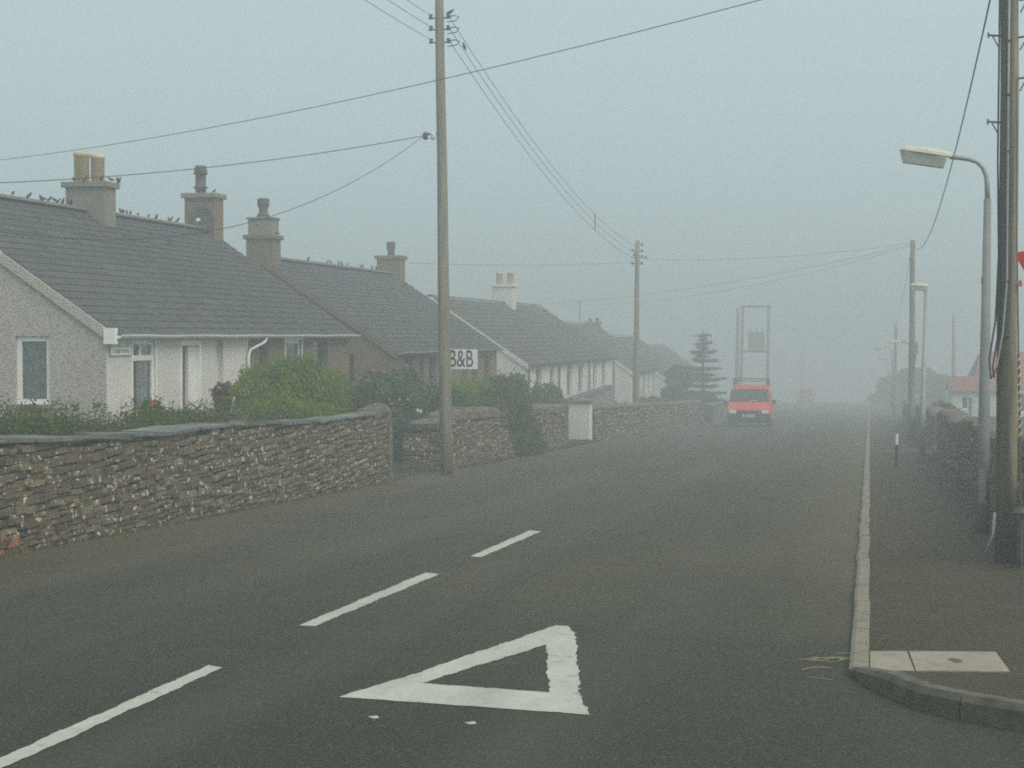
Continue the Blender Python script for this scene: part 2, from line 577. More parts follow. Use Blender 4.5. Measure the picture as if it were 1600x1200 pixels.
def root_of(o):
    m = Matrix.Identity(4)
    while o is not None:
        m = Matrix.LocRotScale(o.location, o.rotation_euler, o.scale) @ m if o.parent is None else o.matrix_basis @ m
        if o.parent is not None:
            m = o.matrix_parent_inverse @ m
        o = o.parent
    return m


def adopt(o, parent):
    """Parent while keeping the child where it is in the world."""
    o.parent = parent
    o.matrix_parent_inverse = root_of(parent).inverted()


def tag(o, label=None, cat=None, group=None, kind=None):
    for k, v in (('label', label), ('category', cat), ('group', group), ('kind', kind)):
        if v:
            o[k] = v
    return o


def thing(name, loc, label, cat, group=None):
    o = bpy.data.objects.new(name, None)
    COL.objects.link(o)
    o.location = loc
    o.empty_display_size = 0.2
    return tag(o, label, cat, group)


def copy_tree(o, parent=None):
    c = o.copy()
    COL.objects.link(c)
    if parent is not None:
        c.parent = parent
    for ch in o.children:
        copy_tree(ch, c)
    return c


def raw_object(name, V, Fc, mat, parent=None, smooth=False):
    """Fast mesh from numpy arrays; Fc is (n,3) or (n,4)."""
    me = bpy.data.meshes.new(name)
    n, k = Fc.shape
    me.vertices.add(len(V)); me.vertices.foreach_set('co', np.ascontiguousarray(V, dtype=np.float32).ravel())
    me.loops.add(n * k); me.loops.foreach_set('vertex_index', np.ascontiguousarray(Fc, dtype=np.int32).ravel())
    me.polygons.add(n)
    me.polygons.foreach_set('loop_start', np.arange(0, n * k, k, dtype=np.int32))
    me.materials.append(MATS[mat])
    me.update(calc_edges=True)
    if smooth:
        me.polygons.foreach_set('use_smooth', [True] * n)
    o = bpy.data.objects.new(name, me)
    COL.objects.link(o)
    if parent is not None:
        adopt(o, parent)
    return o


def stone_variant(seed, jit=0.035, bev=0.07):
    rs = random.Random(seed)
    bm = bmesh.new()
    bmesh.ops.create_cube(bm, size=1.0)
    bmesh.ops.bevel(bm, geom=bm.edges[:], offset=bev, segments=1, affect='EDGES')
    for v in bm.verts:
        v.co += Vector((rs.uniform(-jit, jit), rs.uniform(-jit, jit), rs.uniform(-jit, jit)))
    bmesh.ops.triangulate(bm, faces=bm.faces[:])
    me = bpy.data.meshes.new('stone_shape')
    bm.to_mesh(me)
    bm.free()
    return me


STONES = [stone_variant(100 + i) for i in range(12)]
COPES = [stone_variant(200 + i, 0.05, 0.24) for i in range(8)]


def pieces(items, variants, mat_one, mat_mass, parent, name, mass_name, limit=300):
    """items: (location, scale, euler, variant). The largest in view become objects, the rest one mass."""
    def size(it):
        p, s = Vector(it[0]), it[1]
        px = p - Vector((0, 0, CH))
        d = px.length
        inview = 1.0 if abs(math.atan2(px.x, px.y) + YAW) < math.radians(15.6) else 0.001
        return -inview * sorted(s)[-1] * sorted(s)[-2] / (d * d)
    items = sorted(items, key=size)
    inv = root_of(parent).inverted()
    shaped = {}
    for loc, sc, eu, v in items[:limit]:
        if v not in shaped:
            m = variants[v].copy()
            m.materials.clear(); m.materials.append(MATS[mat_one])
            shaped[v] = m
        o = bpy.data.objects.new(name, shaped[v])
        COL.objects.link(o)
        o.location, o.scale, o.rotation_euler = loc, sc, eu
        o.parent = parent
        o.matrix_parent_inverse = inv
    rest = items[limit:]
    if rest:
        base = []
        for m in variants:
            co = np.array([v.co[:] for v in m.vertices])
            fa = np.array([p.vertices[:] for p in m.polygons])
            base.append((co, fa))
        V, Fc, k = [], [], 0
        for loc, sc, eu, v in rest:
            co, fa = base[v]
            R = np.array(Euler(eu).to_matrix())
            V.append((co * np.array(sc)) @ R.T + np.array(loc))
            Fc.append(fa + k)
            k += len(co)
        tag(raw_object(mass_name, np.concatenate(V), np.concatenate(Fc), mat_mass, parent), kind='stuff')


# ------------------------------------------------------------------ ground, road, pavement
def strip(name, x0, x1, y0, y1, dz, mat, step=6.0, kind='structure', parent=None):
    m = MB()
    ys = np.arange(y0, y1 + step * 0.5, step)
    for a, b in zip(ys[:-1], ys[1:]):
        m.quad((x0, a, gz(a) + dz), (x1, a, gz(a) + dz), (x1, b, gz(b) + dz), (x0, b, gz(b) + dz))
    o = m.build(name, mat, parent)
    if kind and parent is None:
        o['kind'] = kind
    return o


strip('ground', -300, 300, -48, 642, -0.03, 'earth')
road = strip('road', -8.5, 0.35, -40, 640, 0.0, 'asphalt', 4.0)
strip('side_road', 0.35, 60, -40, 12, -0.004, 'asphalt', 4.0)
strip('driveway', -14, -8.5, 32.6, 36.8, -0.01, 'tarmac', 1.05)


def pav_h(y):
    t = min(1, max(0, (11.15 - y) / 0.7))
    return 0.042 + 0.078 * t * t * (3 - 2 * t)


# the kerb line: straight along the street, then curving into the side road
KX = -0.115
curve = [gp(x, y, h) for x, y, h in ((1328, 1043, .05), (1365, 1057, .075), (1405, 1068, .10), (1440, 1077, .115), (1478, 1084, .12),
                                     (1520, 1092, .12), (1563, 1099, .12), (1600, 1105, .12))]
curve = [(p.x, p.y) for p in curve]
curve[0] = (KX, curve[0][1])
lx, ly = curve[-1]
curve += [(lx + 0.5, ly - 0.12), (lx + 1.2, ly - 0.24), (lx + 2.4, ly - 0.36), (lx + 5, ly - 0.45), (lx + 9, ly - 0.5)]
KY = curve[0][1]

# pavement slab in rows between kerb and garden wall
pv = MB()
rows = sorted([c[1] for c in curve] + list(np.arange(KY + 0.4, 20, 0.5)) + list(np.arange(20, 636, 4.0)))
cx = sorted(((c[1], c[0]) for c in curve))


def left_edge(y):
    if y >= KY:
        return KX + 0.10
    return float(np.interp(y, [c[0] for c in cx], [c[1] for c in cx])) + 0.04


for a, b in zip(rows[:-1], rows[1:]):
    ra, rb = (12 if a < 17 else 1.75), (12 if b <= 17 else 1.75)
    ra = rb = min(ra, rb)
    pts = []
    for y, e in ((a, ra), (b, rb)):
        pts.append([(x, y, gz(y) + pav_h(y)) for x in (left_edge(y), e)])
    pv.quad(pts[0][0], pts[0][1], pts[1][1], pts[1][0])
pavement = pv.build('pavement', 'tarmac')
pavement['kind'] = 'structure'
verge = strip('verge', 1.76, 12, 17.2, 60, -0.005, 'earth', 4)

kerb_root = bpy.data.objects.new('kerb', None)
COL.objects.link(kerb_root)
kerb_root['kind'] = 'structure'
kerb_root.location = (KX, KY, gz(KY))


def kerb_stone(p0, p1, w, h0, h1, mat, n=6, y_off=0.0):
    """One kerb block along a polyline, inner side to its left normal."""
    m = MB()
    prof = [(0, -0.12), (0, 0.72), (0.22, 1.0), (1.0, 1.0), (1.0, -0.12)]
    rings = []
    for i in range(n):
        t = i / (n - 1)
        x, y, nx, ny = p0(t)
        h = h0 + (h1 - h0) * t
        rings.append([(x + nx * w * a, y + ny * w * a, gz(y) + (h * b if b > 0 else b)) for a, b in prof])
    k = len(prof)
    vs = [p for r in rings for p in r]
    fs = []
    for i in range(n - 1):
        for j in range(k - 1):
            fs.append((i * k + j, (i + 1) * k + j, (i + 1) * k + j + 1, i * k + j + 1))
    fs.append(tuple(range(k)))
    fs.append(tuple(range((n - 1) * k, n * k))[::-1])
    m.add(vs, fs)
    return m.build('kerb_stone', mat, kerb_root)


rk = random.Random(3)
y = KY + 0.004
while y < 110:
    L = rk.uniform(0.8, 1.1)
    jx, jh = rk.uniform(-0.008, 0.008), rk.uniform(-0.006, 0.006)
    w = 0.115
    kerb_stone(lambda t, y=y, L=L, jx=jx: (KX + jx, y + L * t, 1, 0), None, w, 0.052 + jh, 0.052 + jh, 'kerb_sandstone', 2)
    y += L + 0.012
far_kerb = MB()
yy = np.arange(y, 634, 6)
for a, b in zip(yy[:-1], yy[1:]):
    for (x0, h0), (x1, h1) in (((KX, -.05), (KX, .07)), ((KX, .07), (KX + .115, .07))):
        far_kerb.quad((x0, a, gz(a) + h0), (x0, b, gz(b) + h0), (x1, b, gz(b) + h1), (x1, a, gz(a) + h1))
tag(far_kerb.build('kerb_course', 'kerb_sandstone', kerb_root), kind='stuff')

# curved blocks, about 0.9 m each
cl = [Vector((a, b)) for a, b in curve]
seg = [0.0]
for a, b in zip(cl[:-1], cl[1:]):
    seg.append(seg[-1] + (b - a).length)


def on_curve(s):
    x = float(np.interp(s, seg, [p.x for p in cl])); y = float(np.interp(s, seg, [p.y for p in cl]))
    x2 = float(np.interp(s + 0.06, seg, [p.x for p in cl])); y2 = float(np.interp(s + 0.06, seg, [p.y for p in cl]))
    x1 = float(np.interp(s - 0.06, seg, [p.x for p in cl])); y1 = float(np.interp(s - 0.06, seg, [p.y for p in cl]))
    d = Vector((x2 - x1, y2 - y1)).normalized()
    return x, y, -d.y, d.x


s0 = 0.0
for L in (0.62, 0.86, 0.9, 0.9, 0.9, 0.9, 0.9, 0.9, 0.9):
    e = min(s0 + L, seg[-1])
    yA, yB = on_curve(s0)[1], on_curve(e)[1]
    kerb_stone(lambda t, s0=s0, e=e: on_curve(s0 + (e - s0) * t), None, 0.11, pav_h(yA) + .012, pav_h(yB) + .012, 'kerb_concrete', 9)
    s0 = e + 0.012

# two flagstones let into the pavement
for quad in (((1356, 1017), (1417, 1017), (1429, 1047), (1351, 1046)), ((1420, 1017), (1556, 1018), (1578, 1048), (1431, 1047))):
    pp = [gp(a, b, 0.052) for a, b in quad]
    top = [Vector((p.x, p.y, gz(p.y) + pav_h(p.y) + 0.010)) for p in pp]
    if top[0].x < KX + 0.13:
        for p in top:
            p.x = max(p.x, KX + 0.122)
    m = MB().prism([p - Vector((0, 0, .05)) for p in top[::-1]], (0, 0, .05))
    m.build('flagstone', 'flagstone', pavement, bevel=0.004)


fs = [o for o in pavement.children][-1]
st = gp(1493, 1031, .055)
rr_ = random.Random(4)
pts = [(st.x + math.cos(k * .628) * .05 * rr_.uniform(.5, 1.2), st.y + math.sin(k * .628) * .10 * rr_.uniform(.5, 1.2)) for k in range(10)]
MB().quad(*[(x, y, gz(y) + pav_h(y) + .0125) for x, y in pts]).build('rust_stain', 'rust', fs)


# ------------------------------------------------------------------ painted markings
def paint(name, outline, holes=(), dz=0.004, jag=0.012, seed=1):
    """A painted patch with ragged edges; outline and hole in road coordinates (x, y)."""
    rs = random.Random(seed)

    def rag(poly):
        out = []
        n = len(poly)
        for i in range(n):
            a, b = Vector(poly[i]), Vector(poly[(i + 1) % n])
            k = max(1, int((b - a).length / 0.025))
            nn = Vector((-(b - a).y, (b - a).x)).normalized()
            ph = [rs.uniform(0, 6.28) for _ in range(5)]
            for j in range(k):
                q = (b - a).length * j / k
                w = jag * (.55 * math.sin(q * 5 + ph[0]) + .5 * math.sin(q * 13 + ph[1]) + .40 * math.sin(q * 29 + ph[2]) + .15 * math.sin(q * 67 + ph[3]) + rs.uniform(-.25, .25))
                if rs.random() < .035:
                    w -= jag * rs.uniform(.8, 2.2) * rs.choice((1, -1))
                w *= min(1.0, j / 3, (k - j) / 3)
                out.append(a + (b - a) * (j / k) + nn * w)
        return out
    bm = bmesh.new()
    for poly in (outline, *holes):
        vs = [bm.verts.new((p.x, p.y, gz(p.y) + dz)) for p in rag(poly)]
        for a, b in zip(vs, vs[1:] + vs[:1]):
            bm.edges.new((a, b))
    bmesh.ops.triangle_fill(bm, edges=bm.edges[:], use_beauty=True, normal=(0, 0, 1))
    me = bpy.data.meshes.new(name)
    bm.to_mesh(me); bm.free()
    me.materials.append(MATS['road_paint'])
    o = bpy.data.objects.new(name, me)
    COL.objects.link(o)
    adopt(o, road)
    return o


def px_poly(pts):
    return [tuple(gp(a, b)[:2]) for a, b in pts]


tri = px_poly([(529, 1090), (700, 1102), (922, 1118), (906, 1085), (899, 990), (888, 979), (868, 978), (740, 1022), (640, 1056)])
hole = px_poly([(660, 1068), (858, 1083), (853, 1008)])
paint('give_way_triangle', tri, [hole], seed=2, jag=0.009)
for i, poly in enumerate([
        [(-60, 1212), (-18, 1212), (348, 1044), (326, 1040)],
        [(467, 978), (492, 979), (686, 898), (665, 895)],
        [(734, 870), (752, 871), (845, 831), (828, 829)]]):
    paint('centre_line_dash', px_poly(poly), seed=10 + i, jag=0.008)
for i, (x, y, w) in enumerate(((735, 1130, 20), (584, 1121, 18))):
    paint('paint_fleck', px_poly([(x - w / 2, y), (x, y + 3), (x + w / 2, y + 2), (x + w / 3, y - 2)]), seed=20 + i, jag=0.006)


# ------------------------------------------------------------------ foliage
def leaves(pts, size, rs, flat=0.0, elong=1.7, jitter=0.4, rise=0.0):
    """Diamond leaves at pts (n,3); returns V, F(quads)."""
    n = len(pts)
    d = rs.normal(size=(n, 3)); d[:, 2] = d[:, 2] * (1 - flat) + rise
    d /= np.linalg.norm(d, axis=1)[:, None] + 1e-9
    a = rs.normal(size=(n, 3))
    a -= d * (a * d).sum(1)[:, None]
    a /= np.linalg.norm(a, axis=1)[:, None] + 1e-9
    s = size * (1 + jitter * rs.uniform(-1, 1, n))[:, None]
    nrm = np.cross(d, a)
    p0 = pts - d * s * 0.5 * elong
    p2 = pts + d * s * 0.5 * elong
    p1 = pts + a * s * 0.5 + nrm * s * 0.15
    p3 = pts - a * s * 0.5 + nrm * s * 0.15
    V = np.stack([p0, p1, p2, p3], 1).reshape(-1, 3)
    Fc = np.arange(n * 4).reshape(n, 4)
    return V, Fc


def blob_points(rs, n, lobes, shell=0.55):
    """Points in a union of ellipsoid lobes (cx,cy,cz,rx,ry,rz), thicker near the skin, ragged outline."""
    lobes = np.array(lobes, float)
    vol = lobes[:, 3] * lobes[:, 4] * lobes[:, 5]
    idx = rs.choice(len(lobes), n, p=vol / vol.sum())
    d = rs.normal(size=(n, 3)); d /= np.linalg.norm(d, axis=1)[:, None]
    r = rs.uniform(0, 1, n) ** (1 / 3) * (1 - shell) + shell * rs.uniform(0.7, 1.0, n)
    wob = 1 + 0.16 * np.sin(d[:, 0] * 7 + idx) * np.sin(d[:, 1] * 6 + 2 * idx) + 0.14 * np.sin(d[:, 2] * 9 + idx * 1.7)
    tail = rs.uniform(0, 1, n) < 0.07
    r = np.where(tail, r * rs.uniform(1.05, 1.28, n), r) * wob
    return lobes[idx, :3] + d * r[:, None] * lobes[idx, 3:6]


def lobes_for(rs, c, rx, ry, h, k):
    out = [(c[0], c[1], c[2] + h * 0.45, rx * 0.72, ry * 0.72, h * 0.46)]
    for _ in range(k):
        a = rs.uniform(0, 2 * math.pi); q = rs.uniform(0.25, 0.75)
        z = rs.uniform(0.2, 0.82)
        s = rs.uniform(0.26, 0.46)
        out.append((c[0] + math.cos(a) * rx * q, c[1] + math.sin(a) * ry * q, c[2] + h * z, rx * s, ry * s, h * s * 0.55))
    return out


def stems(c, rx, ry, h, k, rs, r0=0.025):
    m = MB()
    for _ in range(k):
        a, q = rs.uniform(0, 6.28), rs.uniform(0.15, 0.6)
        b = Vector((c[0] + rs.uniform(-.12, .12), c[1] + rs.uniform(-.12, .12), c[2]))
        e = Vector((c[0] + math.cos(a) * rx * q, c[1] + math.sin(a) * ry * q, c[2] + h * rs.uniform(.55, .85)))
        mid = (b + e) / 2 + Vector((rs.uniform(-.1, .1), rs.uniform(-.1, .1), h * .1))
        m.tube([b, mid, e], [r0, r0 * .65, r0 * .25], 5)
    return m


def shrub(name, label, c, rx, ry, h, n, leaf, mat, seed, k=9, cat='shrub', group=None, flowers=None, extra=None, shell=0.55, elong=1.7, rise=0.0):
    rs = np.random.RandomState(seed)
    root = thing(name, c, label, cat, group)
    lb = lobes_for(rs, c, rx, ry, h, k)
    if extra:
        lb += extra
    P = blob_points(rs, n, lb, shell)
    P[:, 2] = np.maximum(P[:, 2], c[2] + 0.02)
    V, Fc = leaves(P, leaf, rs, 0.0, elong, 0.4, rise)
    raw_object('foliage', V, Fc, mat, root)['kind'] = 'stuff'
    stems(c, rx, ry, h, 7, rs).build('stem', 'bark', root)
    if flowers:
        fm, pts, fs = flowers
        fb = {}
        for p in pts:
            flower_head(p, fs, rs).build('flower', fm, root)
    return root


def flower_head(p, s, rs, n=14):
    m = MB()
    for _ in range(n):
        d = Vector(rs.normal(size=3)).normalized()
        q = Vector(p) + d * s * rs.uniform(0.3, 1)
        a = d.orthogonal().normalized() * s * 0.45
        b = d.cross(a)
        m.quad(q - a, q + b, q + a + d * s * .15, q - b)
    return m


def grass_patch(name, pts, h, mat, parent=None, w=0.012, seed=1):
    rs = np.random.RandomState(seed)
    P = np.array(pts, float)
    n = len(P)
    a = rs.uniform(0, 6.28, n)
    lean = rs.uniform(0.1, 0.6, n)[:, None] * np.stack([np.cos(a), np.sin(a), np.zeros(n)], 1)
    hh = (h * rs.uniform(0.5, 1.2, n))[:, None]
    side = np.stack([-np.sin(a), np.cos(a), np.zeros(n)], 1) * w
    up = np.array([[0, 0, 1.0]])
    tip = P + up * hh + lean * hh
    mid = P + up * hh * 0.55 + lean * hh * 0.3
    V = np.stack([P - side, P + side, mid + side * .6, tip, mid - side * .6], 1).reshape(-1, 3)
    k = np.arange(n)[:, None] * 5
    Fc = np.concatenate([k + np.array([[0, 1, 2]]), k + np.array([[0, 2, 4]]), k + np.array([[4, 2, 3]])])
    o = raw_object(name, V, Fc, mat, parent)
    o['kind'] = 'stuff'
    return o


# ------------------------------------------------------------------ dry stone walls
def rubble(line, height, depth, rs, ch=(0.05, 0.11), ln=(0.13, 0.42), face=1, y_cut=None):
    """Courses of stones along a polyline of (x, y); height may be a function of distance."""
    pts = [Vector(p) for p in line]
    ss = [0.0]
    for a, b in zip(pts[:-1], pts[1:]):
        ss.append(ss[-1] + (b - a).length)
    tot = ss[-1]
    X = lambda s: float(np.interp(s, ss, [p.x for p in pts]))
    Y = lambda s: float(np.interp(s, ss, [p.y for p in pts]))
    hf = height if callable(height) else (lambda s: height)
    items = []
    z = -0.03
    hmax = max(hf(tot * i / 20) for i in range(21))
    while z < hmax:
        c = rs.uniform(*ch)
        s = -rs.uniform(0, 0.2)
        while s < tot:
            L = rs.uniform(*ln) * (1.0 + (0.5 if rs.random() < 0.08 else 0))
            if rs.random() < 0.12:
                L *= 0.5
            mid = min(max(s + L / 2, 0), tot)
            lift = 0.025 * math.sin(mid * 1.9 + z * 5) + 0.018 * math.sin(mid * 4.7 + z * 11)
            zc = z + c / 2 + lift
            if zc + c * .3 < hf(mid):
                e0, e1 = max(s, 0.0), min(s + L, tot)
                if e1 - e0 > 0.05:
                    m2 = (e0 + e1) / 2
                    x, yv = X(m2), Y(m2)
                    dx, dy = X(min(m2 + .1, tot)) - X(max(m2 - .1, 0)), Y(min(m2 + .1, tot)) - Y(max(m2 - .1, 0))
                    ang = math.atan2(dy, dx) - math.pi / 2
                    proud = rs.uniform(-0.025, 0.02)
                    split = c > ch[0] + 0.6 * (ch[1] - ch[0]) and rs.random() < 0.28
                    for kk in range(2 if split else 1):
                        hh = c / 2 if split else c
                        zz = zc + (kk - 0.5) * c / 2 if split else zc
                        off = -depth / 2 + proud
                        items.append(((x + math.cos(ang) * off * face, yv + math.sin(ang) * off * face, gz(yv) + zz),
                                      (depth, (e1 - e0) * 0.965, hh * 0.95),
                                      (rs.uniform(-.02, .02), rs.uniform(-.04, .04), ang + rs.uniform(-.03, .03)), rs.randrange(12)))
            s += L
        z += c
    return items, X, Y, tot


def core(line, height, x_in, x_out, parent):
    m = MB()
    pts = [Vector(p) for p in line]
    for a, b in zip(pts[:-1], pts[1:]):
        n = max(1, int((b - a).length / 1.5))
        for i in range(n):
            p, q = a + (b - a) * i / n, a + (b - a) * (i + 1) / n
            vs = []
            for r in (p, q):
                for xo, zo in ((x_in, -.1), (x_out, -.1), (x_out, height), (x_in, height)):
                    vs.append((r.x + xo, r.y, gz(r.y) + zo))
            m.add(vs, [(0, 1, 2, 3), (7, 6, 5, 4), (0, 4, 5, 1), (1, 5, 6, 2), (2, 6, 7, 3), (3, 7, 4, 0)])
    return m.build('core', 'mortar', parent)


WX = -8.42
# wall 1: long wall capped with flat slabs
y0, y1 = 8.5, 32.3
root = thing('stone_wall', (WX, y0, gz(y0)), 'long dry stone wall capped with thin flat slabs, beside the low hedge', 'wall')
rs = random.Random(11)
h1 = lambda s: 1.07 + 0.115 * min(1, max(0, s - 6) / 17.8) + 0.025 * math.sin(s * 0.9)
items, X, Y, tot = rubble([(WX, y0), (WX, y1)], lambda s: h1(s) - 0.02, 0.22, rs)
pieces(items, STONES, 'stone', 'stone_mass', root, 'stone', 'stones', 300)
core([(WX, y0), (WX, y1)], 0.98, -0.48, -0.06, root)
s = 0.0
while s < tot - 0.75:
    L = min(rs.uniform(0.55, 1.5), tot - 0.7 - s)
    if L < 0.2:
        break
    yy = y0 + s
    za, zb = gz(yy) + h1(s), gz(yy + L) + h1(s + L)
    th = rs.uniform(0.022, 0.042)
    o1, o2 = rs.uniform(0.02, 0.06), rs.uniform(0.02, 0.06)
    tl = rs.uniform(-.018, .018)
    m = MB()
    dep = .80 - .44 * min(1, max(0, s - 6) / 17.8 * 1.15) + rs.uniform(-.05, .05)
    a = [(WX + o1, yy, za + tl), (WX + o2, yy + L * .5, (za + zb) / 2 + tl * .4 + rs.uniform(-.006, .006)), (WX + o2 * .7, yy + L - .012, zb - tl),
         (WX - dep, yy + L - .012, zb - tl + .01), (WX - dep - .02, yy, za + tl + .01)]
    m.prism(a, (0, 0, th))
    m.build('coping_slab', 'slab_grey', root)
    s += L
# bricks at the foot of the wall where it was mended
for i, (px, py, w, h) in enumerate(((-4, 868, .26, .09), (6, 845, .13, .10), (22, 848, .24, .10), (-10, 842, .2, .09))):
    p = atX(px, py, WX + 0.012) - Vector((.095, 0, 0))
    bo = MB().box(p, (.20, w, h)).build('brick', 'brick', root, bevel=.008)
# upright end stone with a rounded head, and a few cope stones leaning on it
m = MB()
gy = y1 - 0.02
zg = gz(gy)
prof = [(-0.50, 0), (0.05, 0)]
w = 0.275
cz = 1.20
prof = [(WX + .04, zg - .05), (WX + .05, zg + .6), (WX + .035, zg + cz)]
for i in range(1, 12):
    a = math.pi * i / 12
    prof.append((WX + .035 - .27 + .27 * math.cos(a), zg + cz + .20 * math.sin(a)))
prof += [(WX - .505, zg + cz), (WX - .5, zg - .05)]
m.prism([(x, gy, z) for x, z in prof][::-1], (0, .15, 0))
m.build('end_stone', 'cope', root, bevel=.03)
for k in range(6):
    o = bpy.data.objects.new('cope_stone', COPES[k % 8].copy())
    o.data.materials.clear(); o.data.materials.append(MATS['cope'])
    COL.objects.link(o)
    yy = gy - 0.10 - k * 0.125
    o.location = (WX - .24, yy, gz(yy) + 1.26 + rs.uniform(-.02, .02) - (0.02 * k))
    o.scale = (.42, .105, .22 - .012 * k)
    o.rotation_euler = (-.18 + rs.uniform(-.05, .05), 0, 0)
    adopt(o, root)

# wall 2: mossy wall with a rounded cope, from the driveway to the white gate pier
W2 = [(-8.42, 36.9), (-8.42, 52.5)]
root = thing('stone_wall', (-8.42, 36.9, gz(37)), 'dry stone wall with rounded cope stones behind the tall timber pole', 'wall')
rs = random.Random(21)
h2 = lambda s: 0.98 if s > 1.0 else 0.84 + 0.14 * s
items, X, Y, tot = rubble(W2, h2, 0.24, rs, (0.06, 0.13), (0.16, 0.45))
for (lo, sc, eu, v) in rubble([(-8.42, 36.9), (-9.32, 36.9)], 0.84, 0.3, rs, (0.07, 0.14), (0.3, 0.62), face=-1)[0]:
    items.append((lo, sc, eu, v))
pieces(items, STONES, 'stone', 'stone_mass', root, 'stone', 'stones', 220)
core([(-8.42, 36.98), (-8.42, 52.5)], 0.86, -0.85, -0.06, root)
s, k = 0.0, 0
citems = []
while s < tot:
    L = rs.uniform(0.13, 0.30) if s > 0.5 else 0.5
    x, yy = X(s + L / 2), Y(s + L / 2)
    hh = rs.uniform(.20, .30)
    zt = gz(yy) + h2(s) + hh * .42
    citems.append(((x - .30 - (.1 if s < .4 else 0), yy, zt), ((.62 if s > .4 else .8) + rs.uniform(-.05, .05), L * 1.05, hh), (rs.uniform(-.12, .12), rs.uniform(-.08, .08), rs.uniform(-.06, .06)), rs.randrange(8)))
    s += L
pieces(citems, COPES, 'cope', 'cope_mass', root, 'cope_stone', 'cope_stones', 300)

# side wall of the next garden with a flat slab on top, running back from the white pier
root = thing('garden_wall', (-9.9, 56.2, gz(56)), 'dark garden side wall with a pale flat coping, running back from the white pier', 'wall')
sw = MB()
sw.bb((-12.6, 56.0, gz(56) - .1), (-9.15, 56.35, gz(56) + 0.78))
sw.build('wall_body', 'slab_dark', root)
MB().bb((-12.7, 55.93, gz(56) + .785), (-9.1, 56.42, gz(56) + .9)).build('coping', 'slab_grey', root, bevel=.01)

# white gate pier
pr = Vector((-8.72, 56.9, gz(56.9)))
root = thing('gate_pier', pr, 'white rendered gate pier with a shallow pyramid cap beside the stone walls', 'gate pier')
m = MB()
m.bb((-9.08, 56.6, pr.z - .1), (-8.42, 57.2, pr.z + 1.24))
m.build('shaft', 'harl_white', root, bevel=.01)
m = MB()
m.prism([(-9.36, 56.7, pr.z - .1), (-9.085, 56.7, pr.z - .1), (-9.085, 56.7, pr.z + .66), (-9.32, 56.7, pr.z + .6)], (0, .35, 0))
m.build('wing', 'harl_white', root)
m = MB()
m.bb((-9.16, 56.54, pr.z + 1.243), (-8.36, 57.26, pr.z + 1.31))
m.add([(-9.16, 56.54, pr.z + 1.312), (-8.36, 56.54, pr.z + 1.312), (-8.36, 57.26, pr.z + 1.312), (-9.16, 57.26, pr.z + 1.312), (-8.76, 56.9, pr.z + 1.42)],
      [(0, 1, 4), (1, 2, 4), (2, 3, 4), (3, 0, 4)])
m.build('cap', 'slab_grey', root)

# walls further down the street
for (line, hh, lab, seed) in (
        ([(-8.45, 58.2), (-8.0, 74.0), (-7.65, 88.0)], 0.98, 'fog-greyed stone wall running from the white pier towards the conifer', 31),
        ([(-7.6, 93.0), (-7.5, 150.0)], 0.8, 'faint low stone wall in the fog behind the red vans', 32)):
    root = thing('stone_wall', (line[0][0], line[0][1], gz(line[0][1])), lab, 'wall')
    rs = random.Random(seed)
    items, X, Y, tot = rubble(line, hh, 0.24, rs, (0.09, 0.17), (0.3, 0.7))
    pieces(items, STONES, 'stone', 'stone_mass', root, 'stone', 'stones', 0)
    core(line, hh - .05, -0.5, -0.06, root)
    citems, s = [], 0.0
    while s < tot:
        L = rs.uniform(.25, .5)
        x, yy = X(s + L / 2), Y(s + L / 2)
        citems.append(((x - .25, yy, gz(yy) + hh + .06), (.5, L, .2), (rs.uniform(-.1, .1), 0, rs.uniform(-.06, .06)), rs.randrange(8)))
        s += L
    pieces(citems, COPES, 'cope', 'cope_mass', root, 'cope_stone', 'cope_stones', 0)

# wall on the pavement side
RX = 1.68
for (ya, yb, hh, lab, seed, lim) in (
        (17.5, 49.2, 1.0, 'stone wall along the pavement behind the tall lamp column', 41, 150),
        (53.0, 100.0, 0.95, 'faint stone wall along the pavement past the small gateway', 42, 0)):
    root = thing('stone_wall', (RX, ya, gz(ya)), lab, 'wall')
    rs = random.Random(seed)
    bow = lambda s: hh + 0.06 * math.sin(s * .5)
    items, X, Y, tot = rubble([(RX, yb), (RX, ya)], bow, 0.24, rs, (0.07, 0.14), (0.2, 0.5))
    for (lo, sc, eu, v) in rubble([(RX + .02, ya), (RX + .5, ya)], hh, 0.2, rs, (0.07, 0.14), (0.2, 0.4))[0]:
        items.append((lo, sc, eu, v))
    pieces(items, STONES, 'stone', 'stone_mass', root, 'stone', 'stones', lim)
    core([(RX, ya), (RX, yb)], hh - .06, 0.06, 0.5, root)
    citems, s = [], 0.0
    while s < tot:
        L = rs.uniform(.2, .42)
        yy = Y(min(s + L / 2, tot))
        citems.append(((RX + .25, yy, gz(yy) + bow(s) + .05), (.52, L * 1.05, .2), (rs.uniform(-.1, .1), rs.uniform(-.1, .1), rs.uniform(-.08, .08)), rs.randrange(8)))
        s += L
    pieces(citems, COPES, 'cope', 'cope_mass', root, 'cope_stone', 'cope_stones', 80 if lim else 0)
    if lim:
        MB().bb((RX - .05, yb - 1.1, gz(yb) - .05), (RX + .45, yb + .2, gz(yb) + 1.05)).build('quoin', 'ochre', root, bevel=.02)


